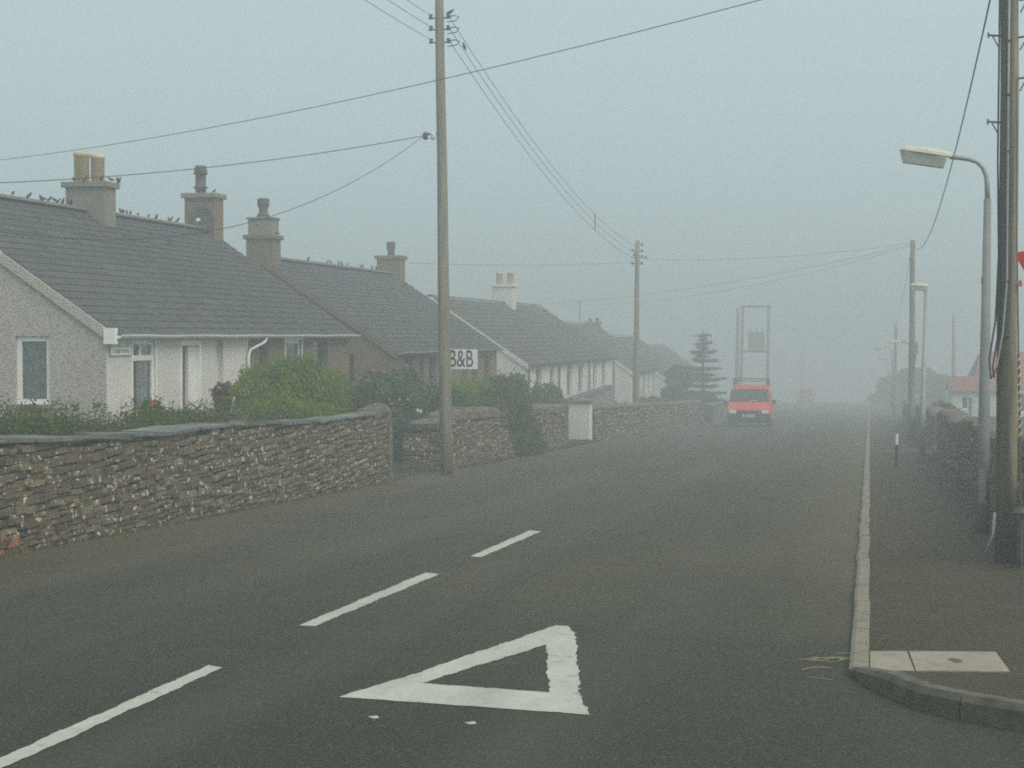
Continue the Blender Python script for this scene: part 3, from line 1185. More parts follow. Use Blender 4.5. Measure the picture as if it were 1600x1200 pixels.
# ------------------------------------------------------------------ houses
def wall_grid(axis, at, u0, u1, z0, top, openings, depth, sgn):
    """A wall skin with holes. axis 'x': plane x=at, u is y. axis 'y': plane y=at, u is x.
    top: height or function u->z (gable). Reveals go inwards by depth*sgn."""
    m = MB()
    us = sorted({u0, u1, *[o[0] for o in openings], *[o[1] for o in openings]})
    if callable(top):
        us = sorted(set(us) | {(u0 + u1) / 2})
    P = (lambda u, z, d=0: (at + d, u, z)) if axis == 'x' else (lambda u, z, d=0: (u, at + d, z))
    tf = top if callable(top) else (lambda u: top)
    for a, b in zip(us[:-1], us[1:]):
        ops = sorted([(o[2], o[3]) for o in openings if o[0] <= a + 1e-6 and o[1] >= b - 1e-6])
        z = z0
        for lo, hi in ops:
            m.quad(P(a, z), P(b, z), P(b, lo), P(a, lo))
            z = hi
        m.quad(P(a, z), P(b, z), P(b, tf(b)), P(a, tf(a)))
    for a, b, lo, hi in openings:
        d = depth * sgn
        m.quad(P(a, lo), P(a, lo, d), P(a, hi, d), P(a, hi))
        m.quad(P(b, lo), P(b, hi), P(b, hi, d), P(b, lo, d))
        m.quad(P(a, hi), P(a, hi, d), P(b, hi, d), P(b, hi))
        m.quad(P(a, lo), P(b, lo), P(b, lo, d), P(a, lo, d))
    return m


def window(root, axis, at, o, sgn, frame=0.055, mat='pvc', bars=(), sill=True, curtain=None, rec=0.09, margin=0.0):
    """Frame of bars with panes as children. bars: ('h', frac) or ('v', frac, frac_lo, frac_hi)."""
    a, b, lo, hi = o
    P = lambda u, z, d: Vector((at + d, u, z)) if axis == 'x' else Vector((u, at + d, z))
    m = MB()

    def bar(ua, ub, za, zb, d0, d1):
        m.bb(P(ua, za, d0 * sgn), P(ub, zb, d1 * sgn))
    d0, d1 = rec, rec + 0.05
    bar(a + .002, a + frame, lo + .002, hi - .002, d0, d1); bar(b - frame, b - .002, lo + .002, hi - .002, d0, d1)
    bar(a + frame + .001, b - frame - .001, lo + .002, lo + frame, d0, d1); bar(a + frame + .001, b - frame - .001, hi - frame, hi - .002, d0, d1)
    for br in bars:
        if br[0] == 'h':
            zc = lo + (hi - lo) * br[1]
            bar(a + frame + .001, b - frame - .001, zc - frame * .6, zc + frame * .6, d0 + .003, d1 + .003)
        else:
            uc = a + (b - a) * br[1]
            bar(uc - frame * .45, uc + frame * .45, lo + (hi - lo) * br[2], lo + (hi - lo) * br[3], d0 + .006, d1 + .006)
    w = m.build('window', mat, root)
    g = MB()
    g.quad(P(a + .01, lo + .01, (d0 + .03) * sgn), P(b - .01, lo + .01, (d0 + .03) * sgn), P(b - .01, hi - .01, (d0 + .03) * sgn), P(a + .01, hi - .01, (d0 + .03) * sgn))
    g.build('pane', 'glass' if curtain else 'dark_glass', w)
    if curtain:
        n = 28
        c = MB()
        ua, ub = curtain[1], curtain[2]
        for i in range(n):
            t0, t1 = i / n, (i + 1) / n
            e0 = .04 + .02 * math.sin(t0 * 40); e1 = .04 + .02 * math.sin(t1 * 40)
            p0, p1 = a + (b - a) * (ua + (ub - ua) * t0), a + (b - a) * (ua + (ub - ua) * t1)
            c.quad(P(p0, lo, (d1 + e0) * sgn), P(p1, lo, (d1 + e1) * sgn), P(p1, hi, (d1 + e1) * sgn), P(p0, hi, (d1 + e0) * sgn))
        c.build('curtain', curtain[0], w)
        k = MB()
        k.quad(P(a - .3, lo - .3, .5 * sgn), P(b + .3, lo - .3, .5 * sgn), P(b + .3, hi + .3, .5 * sgn), P(a - .3, hi + .3, .5 * sgn))
        k.build('room', 'room_dark', w)
    if margin:
        mm = MB()
        e = 0.012
        for (ua, ub, za, zb) in ((a - margin, a, lo, hi), (b, b + margin, lo, hi), (a - margin, b + margin, hi, hi + margin)):
            mm.bb(P(ua, za, -e * sgn), P(ub, zb, e * sgn * .3))
        mm.build('margin', mat, w)
    if sill:
        MB().bb(P(a - .05, lo - .07, -.05 * sgn), P(b + .05, lo - .003, .09 * sgn)).build('sill', 'slab_grey', w)
    return w


SLATE = MB()
SLATE.add([(-.5, -.5, 0), (.5, -.5, 0), (.5, .5, 0), (-.5, .5, 0), (-.5, -.5, 1), (.5, -.5, 1), (.5, .5, 1), (-.5, .5, 1)],
          [(0, 3, 2), (0, 2, 1), (4, 5, 6), (4, 6, 7), (0, 1, 5), (0, 5, 4), (1, 2, 6), (1, 6, 5), (2, 3, 7), (2, 7, 6), (3, 0, 4), (3, 4, 7)])
SLATE = [SLATE.mesh('slate_shape')]


def roof(root, xf, xr, ya, yb, ze, zr, mats, limit, width=.30, expo=.21, th=.012, seed=1):
    """Front slope of slates over a deck, plain back slope, ridge tiles."""
    rs = random.Random(seed)
    over = 0.16
    run = xr - xf
    pitch = math.atan2(zr - ze, abs(run))
    L = math.hypot(zr - ze, run)
    up = Vector((math.copysign(math.cos(pitch), run), 0, math.sin(pitch)))
    nrm = Vector((-math.copysign(math.sin(pitch), run), 0, math.cos(pitch)))
    e0 = Vector((xf, 0, ze)) - up * over
    xb = xr + run
    d = MB()
    t = 0.03
    pa, pb, pc = e0 - nrm * t, Vector((xr, 0, zr)) - nrm * t, Vector((xb, 0, ze)) - Vector((-up.x, 0, up.z)) * over
    for q in ((pa, pb), (pb, pc)):
        d.quad((q[0].x, ya, q[0].z), (q[0].x, yb, q[0].z), (q[1].x, yb, q[1].z), (q[1].x, ya, q[1].z))
    deck = d.build('roof', mats[1], root)
    items = []
    rows = int((L + over) / expo) + 1
    sg = 1 if run < 0 else -1
    for r in range(rows):
        cs = r * expo + expo * .5 * 1.35 - 0.03
        if cs + expo * .5 > L + over + .1:
            break
        y = ya - rs.uniform(0, width)
        while y < yb:
            w = width * rs.uniform(0.88, 1.12)
            a, b = max(y, ya), min(y + w, yb)
            if b - a > .06:
                p = e0 + up * min(cs, L + over - expo * .45) + nrm * rs.uniform(0.010, 0.013)
                tilt = 0.055 + rs.uniform(-.006, .006)
                eu = Euler((0, 0, 0))
                M3 = Matrix((up, Vector((0, 1, 0)), up.cross(Vector((0, 1, 0))))).transposed()
                if M3[2][2] < 0:
                    M3 = Matrix((-up, Vector((0, 1, 0)), nrm)).transposed()
                    tilt = -tilt
                R = M3 @ Matrix.Rotation(tilt, 3, 'Y') @ Matrix.Rotation(rs.uniform(-.006, .006), 3, 'Z')
                items.append(((p.x, (a + b) / 2, p.z), (expo * 1.4, (b - a) - .003, th), R.to_euler()[:], 0))
            y += w
    pieces(items, SLATE, mats[0], mats[1], deck, 'slate', 'slates', limit)
    y = ya
    while y < yb:
        b = min(y + .45, yb)
        m = MB()
        n = 6
        vs, fs = [], []
        for i in range(n + 1):
            a = math.pi * (0.08 + 0.84 * i / n)
            for yy in (y + .004, b - .004):
                vs.append((xr + .14 * math.cos(a), yy, zr + .01 + .10 * math.sin(a) - .02))
        for i in range(n):
            fs.append((2 * i, 2 * i + 1, 2 * i + 3, 2 * i + 2))
        m.add(vs, fs)
        m.build('ridge_tile', 'ridge_clay', deck)
        y = b
    return deck


def chimney(root, xc, yc, wx, wy, zb, zt, mat, cap='harl_grey', pots=(), band=None):
    m = MB()
    m.bb((xc - wx / 2, yc - wy / 2, zb), (xc + wx / 2, yc + wy / 2, zt))
    st = m.build('chimney', mat, root, bevel=.01)
    e = .07
    MB().bb((xc - wx / 2 - e, yc - wy / 2 - e, zt + .002), (xc + wx / 2 + e, yc + wy / 2 + e, zt + .12)).build('chimney_cap', cap, st, bevel=.02)
    for (dx, dy, r, h, kind) in pots:
        if kind == 'buff':
            prof = [(r * 1.0, 0), (r * 1.0, h * .86), (r * 1.1, h * .87), (r * 1.1, h), (r * .8, h), (r * .78, h * .8)]
        elif kind == 'cowl':
            prof = [(r, 0), (r, h * .18), (r * 1.35, h * .2), (r * 1.35, h * .25), (r, h * .27), (r, h * .68), (r * 1.35, h * .70), (r * 1.0, h)]
        else:
            prof = [(r * .8, 0), (r * .75, h * .35), (r * .95, h * .5), (r * .98, h * .92), (r * .8, h)]
        MB().lathe(prof, (xc + dx, yc + dy, zt + .12), 14).build('chimney_pot', 'pot_buff' if kind == 'buff' else 'pot_dark', st, smooth=True)
    return st


def gutter(root, x, ya, yb, z, mat='pvc'):
    m = MB()
    n, r = 6, .062
    vs, fs = [], []
    k = 14
    for j in range(k + 1):
        yy = ya + (yb - ya) * j / k
        wob = .006 * math.sin(j * 2.1)
        for i in range(n + 1):
            a = math.pi + math.pi * i / n
            vs.append((x + r * math.cos(a), yy, z + wob + r * math.sin(a)))
    for j in range(k):
        for i in range(n):
            fs.append((j * (n + 1) + i, (j + 1) * (n + 1) + i, (j + 1) * (n + 1) + i + 1, j * (n + 1) + i + 1))
    m.add(vs, fs)
    return m.build('gutter', mat, root)


def house(name, label, ya, yb, xf, xr, zf, ze, zr, wall_front, wall_gable, fronts, gables, roofmat, limit, gut='pvc', split=None, skew='harl_cream', seed=1,
          expo=.21, width=.30):
    """fronts: openings list on the street side: dict(o=(ya,yb,za,zb), **window args)."""
    root = thing(name, (xf, ya, zf), label, 'house')
    xb = 2 * xr - xf
    zt = ze - 0.02
    parts = [(ya, yb, wall_front)] if not split else [(ya, split[0], wall_front), (split[0], yb, split[1])]
    for (a, b, mt) in parts:
        ops = [f['o'] for f in fronts if a <= f['o'][0] < b]
        wall_grid('x', xf, a, b, zf, zt, ops, .16, -1).build('front_wall', mt, root)
    slope = (zr - ze) / abs(xr - xf)
    gt = lambda u: zr - slope * abs(u - xr) - .03
    wall_grid('y', ya, xb, xf, zf, gt, [g['o'] for g in gables], .16, 1).build('gable_wall', wall_gable, root)
    wall_grid('y', yb, xb, xf, zf, gt, [], .16, -1).build('gable_wall', split[1] if split else wall_gable, root)
    wall_grid('x', xb, ya, yb, zf, zt, [], .16, 1).build('back_wall', wall_front, root)
    for f in fronts:
        window(root, 'x', xf, f['o'], -1, **{k: v for k, v in f.items() if k not in ('o', 'door')}) if not f.get('door') else f['door'](root, f['o'])
    for g in gables:
        window(root, 'y', ya, g['o'], 1, **{k: v for k, v in g.items() if k != 'o'})
    rf = roof(root, xf, xr, ya, yb, ze, zr, roofmat, limit, seed=seed, expo=expo, width=width)
    gutter(root, xf + .20, ya + .02, yb + .05, ze - .085, gut)
    MB().bb((xf + .002, ya + .01, ze - .16), (xf + .10, yb - .01, ze - .05)).build('fascia', 'pvc' if gut == 'pvc' else 'dark_trim', root)
    if skew:
        for yy in (ya,):
            m = MB()
            w = .10
            for sgn in (1, -1):
                x_e = xf + .12 if sgn > 0 else xb - .12
                z_e = ze - slope * .12
                m.prism([(xr, yy - .05, zr + .02), (x_e, yy - .05, z_e + .02), (x_e, yy - .05, z_e - .16), (xr, yy - .05, zr - .16)], (0, .22 if sgn > 0 else .215, 0))
            m.build('skew', skew, root)
    return root, slope


def FY(px):                                  # street-side front: pixel column -> y
    return atX(px, 560, XF).y


def fo(px0, px1, py0, py1):                  # opening on the front from a pixel box
    a, b = atX(px0, py0, XF), atX(px1, py1, XF)
    mid = (px0 + px1) / 2
    return (a.y, b.y, atX(mid, py1, XF).z, atX(mid, py0, XF).z)


XF = -12.0
c1 = atX(166, 520, XF)
Y0 = c1.y
XR = atY(-148, 287, Y0).x
BACK = 2 * XR - XF
ZE1, ZR1 = 1.79, atY(-148, 287, Y0).z
Y1 = FY(546)


def make_door(root, o):
    a, b, lo, hi = o
    m = MB()
    for (ya_, yb_, za_, zb_) in ((a, a + .07, lo, hi), (b - .07, b, lo, hi), (a + .071, b - .071, hi - .09, hi)):
        m.bb((XF - .10, ya_, za_), (XF + .02, yb_, zb_))
    d = m.build('door_frame', 'pvc', root)
    mid = a + (b - a) * .55
    MB().bb((XF - .16, a + .072, lo), (XF - .115, mid, hi - .092)).build('door', 'door_brown', d)
    MB().bb((XF - .15, mid + .003, lo), (XF - .06, b - .072, hi - .092)).build('side_panel', 'pvc', d)


zt1 = ZE1 - .02
fr1 = [
    dict(o=fo(207, 243, 531, 648), bars=(('h', .76), ('v', .42, .78, .98)), curtain=('curtain_plain', .45, .98), sill=True, frame=.075, rec=.03, margin=.05),
    dict(o=fo(281, 313, 532, 655), door=make_door),
    dict(o=fo(337, 349, 532, 612), curtain=('curtain_plain', .0, .5), frame=.05, rec=.12),
    dict(o=fo(405, 419, 533, 600), frame=.05, mat='dark_trim'),
    dict(o=fo(446, 471, 531, 600), frame=.07, margin=.06, rec=.04),
    dict(o=fo(489, 512, 531, 600), frame=.05, mat='dark_trim'),
]
ga, gb = atY(24, 525, Y0), atY(79, 632, Y0)
gab1 = [dict(o=(ga.x, gb.x, gb.z, ga.z), frame=.085, curtain=('curtain_lace', .02, .98), rec=.05)]
ZF1 = ZE1 - 2.75
h1r, SL = house('cottage', 'roughcast cottage pair with slate roof, pale half and brown half, beside the slab-topped wall', Y0, Y1, XF, XR, ZF1, ZE1, ZR1,
                'harl_white', 'harl_cream', fr1, gab1, ('slate', 'slate_mass'), 300, split=(FY(388), 'harl_brown'), seed=5)
# eaves end block at the gable corner
MB().bb((XF - .02, Y0 - .06, ZE1 - .24), (XF + .17, Y0 + .06, ZE1 + .02)).build('skew_putt', 'pvc', h1r)
# downpipe at the colour change
yd = FY(384)
gz_ = ZE1 - .16
MB().tube([(XF + .2, FY(402), gz_), (XF + .19, FY(399), gz_ - .08), (XF + .08, yd + .05, gz_ - .22), (XF + .06, yd, gz_ - .34), (XF + .06, yd, ZF1 + .3)], .026, 8).build('downpipe', 'pvc', h1r, smooth=True)
# house name plate
pa, pb = atX(171, 543, XF), atX(203, 554, XF)
pl = MB().bb((XF + .002, pa.y, pb.z), (XF + .02, pb.y, pa.z)).build('name_plate', 'pvc', h1r)
fr = MB()
for (a, b, lo, hi) in ((pa.y - .02, pb.y + .02, pa.z + .001, pa.z + .014), (pa.y - .02, pb.y + .02, pb.z - .016, pb.z - .001), (pa.y - .02, pa.y - .001, pb.z, pa.z), (pb.y + .001, pb.y + .02, pb.z, pa.z)):
    fr.bb((XF + .002, a, lo), (XF + .026, b, hi))
fr.build('plate_border', 'grey_gutter', pl)


def text_mesh(txt, name, mat, size, loc, rot, parent, extrude=.002, sx=1.0):
    cu = bpy.data.curves.new(name, 'FONT')
    cu.body = txt
    cu.size = size
    cu.extrude = extrude
    cu.align_x, cu.align_y = 'CENTER', 'CENTER'
    tmp = bpy.data.objects.new('tmp', cu)
    COL.objects.link(tmp)
    bpy.context.view_layer.update()
    me = bpy.data.meshes.new_from_object(tmp.evaluated_get(bpy.context.evaluated_depsgraph_get()))
    bpy.data.objects.remove(tmp)
    me.materials.clear(); me.materials.append(MATS[mat])
    o = bpy.data.objects.new(name, me)
    COL.objects.link(o)
    o.location, o.rotation_euler, o.scale = loc, rot, (sx, 1, 1)
    adopt(o, parent)
    return o


rs = random.Random(5)                       # the letters cannot be read: dim strokes of their size
lt = MB()
for i in range(8):
    yy = pa.y + (pb.y - pa.y) * (.09 + .82 * (i + .5) / 8)
    hh = (pa.z - pb.z)
    w = (pb.y - pa.y) / 8 * .62
    zc = (pa.z + pb.z) / 2
    lt.bb((XF + .021, yy - w / 2, zc - hh * .27), (XF + .023, yy - w / 2 + .022, zc + hh * .27))
    lt.bb((XF + .021, yy + w / 2 - .022, zc - hh * .27 * rs.choice((1, .2))), (XF + .023, yy + w / 2, zc + hh * .27 * rs.choice((1, .4))))
    lt.bb((XF + .0215, yy - w / 2 + .023, zc + hh * rs.choice((-.25, 0, .2))), (XF + .0232, yy + w / 2 - .023, zc + hh * .27))
lt.build('lettering', 'transformer_grey', pl)

# chimneys of the pair
p = atX(152, 300, XR + .15)
zc1 = atX(150, 290, XR).z
ychim = atX(128, 330, XR).y
chimney(h1r, XR + .06, ychim + .30, .84, .56, ZR1 - .7, zc1 - .09, 'harl_grey', pots=((-.17, -.05, .15, .60, 'buff'), (.10, .12, .135, .56, 'buff')))
c2y = Y1 - .34
z2 = atX(318, 303, XR).z
ch2 = chimney(h1r, XR + .02, c2y, .74, .62, ZR1 - .7, z2 - .12, 'harl_brown', cap='harl_grey', pots=((-.08, 0, .125, .66, 'cowl'),))
# dark mesh satellite dish on the second chimney
dc = Vector(atY(319, 341, c2y - .42))
dish = MB()
prof = [(.02, .02), (.12, .03), (.22, .065), (.285, .11), (.29, .118), (.22, .075), (.12, .04)]
rotd = Matrix.Rotation(math.radians(90), 3, 'X') @ Matrix.Rotation(math.radians(10), 3, 'X')
dish.lathe(prof, dc, 20, rotd)
dsh = dish.build('satellite_dish', 'slab_dark', h1r, smooth=True)
tip = dc + rotd @ Vector((0, 0, .34))
MB().tube([dc + rotd @ Vector((0, -.25, .1)), tip], .012, 6).build('feed_arm', 'iron', dsh)
MB().tube([tip, tip + Vector((0, -.09, .0))], [.04, .045], 10).build('receiver', 'sign_white', dsh)

# house 2, brown roughcast
Y2a, Y2b = FY(612), FY(776)
ZE2 = atX(612, 549, XF + .2).z + .06
ZR2 = atX(520, 417, XR).z
fr2 = [dict(o=fo(a, b, 556, 640), frame=.06, mat='dark_trim') for a, b in ((632, 645), (656, 663), (670, 682), (722, 730), (738, 746), (757, 766))]
h2r, _ = house('cottage', 'brown roughcast cottage with slate roof behind the bed and breakfast sign', Y2a, Y2b, XF, XR, ZE2 - 2.8, ZE2, ZR2,
               'harl_brown', 'harl_brown', fr2, [dict(o=(atY(537, 555, Y2a).x, atY(553, 555, Y2a).x, ZE2 - 2.2, atY(537, 553, Y2a).z), frame=.05, mat='dark_trim', sill=False)],
               ('slate', 'slate_mass'), 0, gut='grey_gutter', skew='harl_brown', seed=6)
za = atY(416, 347, Y2a + .3).z
ch3 = chimney(h2r, XR - .05, Y2a + .32, .74, .62, ZR2 - .6, atX(416, 372, XR).z - .05, 'harl_brown', cap='harl_brown', pots=())
zz = atX(416, 372, XR).z + .07
up2 = MB().bb((XR - .05 - .33, Y2a + .05, zz + .002), (XR - .05 + .33, Y2a + .6, zz + .40)).build('chimney_block', 'harl_grey', ch3, bevel=.01)
MB().bb((XR - .05 - .37, Y2a + .01, zz + .404), (XR - .05 + .37, Y2a + .64, zz + .46)).build('block_cap', 'harl_grey', up2, bevel=.02)
MB().lathe([(.20, 0), (.13, .10), (.11, .16), (.12, .24), (.155, .30), (.16, .46), (.12, .50)], (XR - .05, Y2a + .32, zz + .46), 14).build('chimney_pot', 'pot_dark', up2, smooth=True)
chimney(h2r, XR, Y2b - .34, .80, .62, ZR2 - .6, atX(617, 404, XR).z - .05, 'harl_brown', cap='harl_brown', pots=((.0, 0, .15, .46, 'round'),))

# house 3, white with brown tiles and many tall windows
Y3a, Y3b = FY(820), FY(957)
ZE3 = atX(822, 570, XF + .2).z + .06
ZR3 = atX(780, 473, XR).z
fr3 = []
for a, b in ((837.5, 846), (859.5, 866), (885.5, 894), (903.5, 911), (926.5, 932), (940.5, 946.5)):
    o = fo(a, b, 576, 622)
    fr3.append(dict(o=(o[0], o[1], atX((a + b) / 2, 640 - (a - 820) * .30 + (0), XF).z, ZE3 - .22), frame=.09, mat='grey_gutter', sill=False))
h3r, _ = house('long_cottage', 'long white cottage with mossy brown tiles and a row of narrow windows', Y3a, Y3b, XF, XR, ZE3 - 3.2, ZE3, ZR3,
               'limewash', 'harl_white', fr3, [], ('tile_mass', 'tile_mass'), 0, gut='dark_trim', skew='harl_white', seed=7, expo=.28, width=.34)
for px in (823, 871, 918, 956.5):
    yy = FY(px)
    MB().tube([(XF + .08, yy, ZE3 - .1), (XF + .08, yy, ZE3 - 3)], .04, 8).build('downpipe', 'dark_trim', h3r)
chimney(h3r, XR, FY(788) * XR / XF, .9, .75, ZR3 - .6, atX(788, 447, XR).z - .05, 'harl_white', cap='harl_white',
        pots=((-.22, 0, .14, .52, 'buff'), (.26, 0, .14, .52, 'buff')))

# rough low wall along the foot of the long cottage
lw = thing('garden_wall', (-11.2, 63, gz(63)), 'low grey garden wall sloping along the front of the long white cottage', 'wall')
a, b = atX(846, 646, -11.2), atX(957, 606, -11.2)
m = MB()
m.add([(-11.2, a.y, gz(a.y) - .3), (-11.2, b.y, gz(b.y) - .3), (-11.2, b.y, b.z), (-11.2, a.y, a.z), (-11.5, a.y, gz(a.y) - .3), (-11.5, b.y, gz(b.y) - .3), (-11.5, b.y, b.z), (-11.5, a.y, a.z)],
      [(0, 1, 2, 3), (7, 6, 5, 4), (0, 4, 5, 1), (1, 5, 6, 2), (2, 6, 7, 3), (3, 7, 4, 0)])
m.build('wall_body', 'harl_grey', lw)
m = MB()
m.prism([(-11.15, a.y, a.z + .003), (-11.15, b.y, b.z + .003), (-11.55, b.y, b.z + .003), (-11.55, a.y, a.z + .003)][::-1], (0, 0, .12))
m.build('coping', 'slab_dark', lw)

# houses 4, 5, 6 fade into the fog
for i, (pa_, pb_, eave, ridge_px, lab) in enumerate((
        (985, 1024, 612, (905, 506), 'white cottage half lost in fog beyond the long white cottage'),
        (1038, 1074, 592, (965, 526), 'foggy cottage behind the conifer, roof only faintly seen'),
        (1088, 1108, 588, (1030, 539), 'faintest cottage at the end of the row in the fog'))):
    a, b = FY(pa_), FY(pb_)
    zr = atX(*ridge_px, XR).z
    ze = zr - (ZR1 - ZE1) * 1.02
    frs = []
    n = 5 if i == 0 else 3
    for k in range(n):
        yy = a + (b - a) * (k + .6) / n
        frs.append(dict(o=(yy - .45, yy + .45, ze - 1.45, ze - .2), frame=.07, mat='dark_trim', sill=False))
    hr, _ = house('cottage', lab, a, b, XF, XR, ze - 2.9, ze, zr, 'limewash', 'harl_white', frs, [], ('tile_mass', 'tile_mass'), 0, gut='dark_trim', skew='harl_white', seed=20 + i, expo=.35, width=.5)
    if i == 0:
        chimney(hr, XR, b - .6, .8, .7, zr - .5, zr + .05, 'harl_grey', cap='harl_grey', pots=((-.2, 0, .11, .2, 'round'), (.2, 0, .11, .2, 'round')))
    if i == 0:
        yA = a + 5.5
        MB().tube([(XR, yA, zr), (XR, yA, zr + 1.25)], .03, 6).build('aerial', 'iron', hr)

# red-roofed bungalow across the street
RY = 84.0
def RP(px, py, Y=RY):
    return atY(px, py, Y)
a = RP(1487, 612); b = RP(1590, 660)
rl = thing('bungalow', (a.x, RY, gz(RY)), 'pale bungalow with faded red roof behind the pavement wall and lamp column', 'house')
x0, x1 = a.x, a.x + 7.5
zg, zw = gz(RY) - .3, RP(1490, 611).z
wo_ = (RP(1501, 620).x, RP(1514, 640).x, RP(1501, 640).z, RP(1501, 618).z)
wo2 = (RP(1591, 620).x, RP(1612, 640).x, RP(1591, 645).z, RP(1591, 612).z)
wall_grid('y', RY, x0, x1, zg, zw, [wo_, wo2], .12, 1).build('front_wall', 'harl_white', rl)
for o in (wo_, wo2):
    window(rl, 'y', RY, o, 1, frame=.07, sill=False, rec=.03)
wall_grid('x', x0, RY, RY + 7, zg, zw, [], .12, 1).build('side_wall', 'harl_white', rl)
wall_grid('x', x1, RY, RY + 7, zg, zw, [], .12, -1).build('side_wall', 'harl_white', rl)
zp = RP(1490, 588, RY + 1.4).z
m = MB()
m.prism([(x0 - .15, RY - .2, zw), (x0 - .15, RY + 1.6, zp), (x0 - .15, RY + 3.2, zw), ], (3.0, 0, 0))
m.build('porch_roof', 'red_tile_mass', rl)
zr = RP(1540, 549, RY + 4).z
xg = RP(1513, 600, RY + 1.6).x
m = MB()
m.prism([(xg + .05, RY + .7, zw), (xg + .65, RY + 4, zr), (xg + .05, RY + 7.3, zw)], (8.5, 0, 0))
m.build('roof', 'red_tile_mass', rl)
m = MB()
m.quad((xg, RY + .75, zw), (xg + .6, RY + 4, zr - .02), (xg, RY + 7.2, zw))
m.build('gable', 'harl_grey', rl)


# ------------------------------------------------------------------ poles, lamps, wires
def pole_mesh(base, top, r0, r1, mat, root, name='pole'):
    b, t = Vector(base), Vector(top)
    n = 8
    path = [b + (t - b) * (i / n) + Vector((math.sin(i * 1.7) * .006, math.cos(i * 2.3) * .006, 0)) for i in range(n + 1)]
    return MB().tube(path, [r0 + (r1 - r0) * i / n for i in range(n + 1)], 18).build(name, mat, root, smooth=True)


def cat_pts(a, b, sag, n=26):
    a, b = Vector(a), Vector(b)
    return [a + (b - a) * (i / n) - Vector((0, 0, sag * 4 * (i / n) * (1 - i / n))) for i in range(n + 1)]


def wire(label, a, b, sag=0.3, r=0.008, mat='cable', group=None, name='overhead_wire'):
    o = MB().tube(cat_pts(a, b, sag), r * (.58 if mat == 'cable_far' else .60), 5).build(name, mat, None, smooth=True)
    tag(o, label, 'wire', group)
    return o


# tall timber pole beside the sign
PB = gp(699, 742)
P1 = Vector((PB.x - .02, PB.y, gz(PB.y)))
top1 = atP(686, 0, PB)
top1 = Vector((top1.x, P1.y, top1.z))
d1 = (top1 - P1)
pole1 = thing('timber_pole', P1, 'tall weathered timber pole standing in front of the bed and breakfast sign', 'pole')
top1e = P1 + d1 * 1.10
pole_mesh(P1 - d1 * .01, top1e, .128, .078, 'pole_wood', pole1)
at1 = lambda py: P1 + d1 * ((atP(690, py, PB).z - P1.z) / d1.z)
ins1 = []
for py in (28, 46, 66):
    c = at1(py)
    MB().tube([c + Vector((-.22, 0, 0)), c + Vector((.22, -.02, 0))], .014, 6).build('bracket', 'iron', pole1)
    for sx in (-1, 1):
        q = c + Vector((sx * .17, -.02, .03))
        MB().lathe([(.022, -.05), (.04, -.03), (.03, 0), (.042, .03), (.02, .05)], q, 8).build('insulator', 'insulator_dark', pole1, smooth=True)
    ins1.append((c + Vector((-.17, -.02, .05)), c + Vector((.17, -.02, .05))))
    lp = [c + Vector((.12, -.05, .0)), c + Vector((.3, -.08, .03)), c + Vector((.40, -.08, 0)), c + Vector((.34, -.08, -.07)), c + Vector((.16, -.05, -.09))]
    MB().tube(lp, .010, 6).build('jumper_loop', 'cable', pole1)
cb = at1(212)
MB().tube([cb + Vector((-.34, -.05, .02)), cb + Vector((.0, -.05, .05))], .02, 6).build('bracket', 'iron', pole1)
for dx in (-.30, -.15):
    MB().lathe([(.03, -.075), (.06, -.05), (.045, -.015), (.062, .02), (.045, .06), (.02, .075)], cb + Vector((dx, -.06, 0)), 10).build('insulator', 'insulator_dark' if dx < -.2 else 'insulator', pole1, smooth=True)
# sign
sp0 = atP(704, 640, PB) + Vector((0, .25, 0))
SGY = P1.y + .22
sl, sr = atY(698, 546, SGY), atY(746, 577, SGY)
sgn = thing('sign', (sl.x, SGY, gz(SGY)), 'white board lettered B&B in black on a thin post by the timber pole', 'sign')
MB().bb((sl.x - .12, SGY - .012, sr.z), (sr.x, SGY + .012, sl.z)).build('board', 'sign_white', sgn, bevel=.004)
px_ = atY(703, 600, SGY)
MB().tube([(px_.x, SGY + .03, gz(SGY) - .05), (px_.x, SGY + .03, sl.z - .03)], .018, 8).build('post', 'sign_white', sgn)
tc = atY(720.5, 561.5, SGY)
TXT = text_mesh('B&B', 'lettering', 'sign_black', .47, (tc.x, SGY - .0145, tc.z), (math.pi / 2, 0, 0), sgn, sx=.60)

# far pole on the left of the street
pole3 = thing('timber_pole', (-9.3, atX(993, 600, -9.3).y, gz(75)), 'timber pole with small insulators standing behind the fog-greyed wall', 'pole')
y3 = atX(993, 600, -9.3).y
B3 = Vector((atX(991, 640, -9.3).x, y3, gz(y3)))
T3 = Vector((atY(996, 376, y3).x, y3, atY(996, 376, y3).z))
pole_mesh(B3, T3, .13, .085, 'pole_wood', pole3)
ends3 = []
for px, py in ((1003, 382), (1003, 392), (1003, 401), (1009, 402), (1003, 411), (989, 391), (991, 398), (988, 411)):
    q = atY(px, py, y3)
    MB().lathe([(.03, -.06), (.055, -.04), (.05, .02), (.03, .06)], q, 8).build('insulator', 'insulator_dark', pole3)
for py in (391, 401, 411):
    MB().tube([atY(988, py + 1.5, y3), atY(1004, py + 1.5, y3)], .016, 6).build('bracket', 'iron', pole3)
    ends3.append(atY(1002, py - 2, y3))

# conductors from the tall pole on to the far pole, and back over the camera's left
for i in range(3):
    wire('bare conductor running from the tall timber pole down the street to the far pole', ins1[i][1], ends3[i], .72, .0105, 'cable', 'conductors between the two left poles')
    wire('bare conductor running from the tall timber pole up out of view', ins1[i][0] , Vector((-9.3, -8, ins1[i][0].z + 1.9 - i * .1)), .5, .009, 'cable', 'conductors rising from the tall pole')

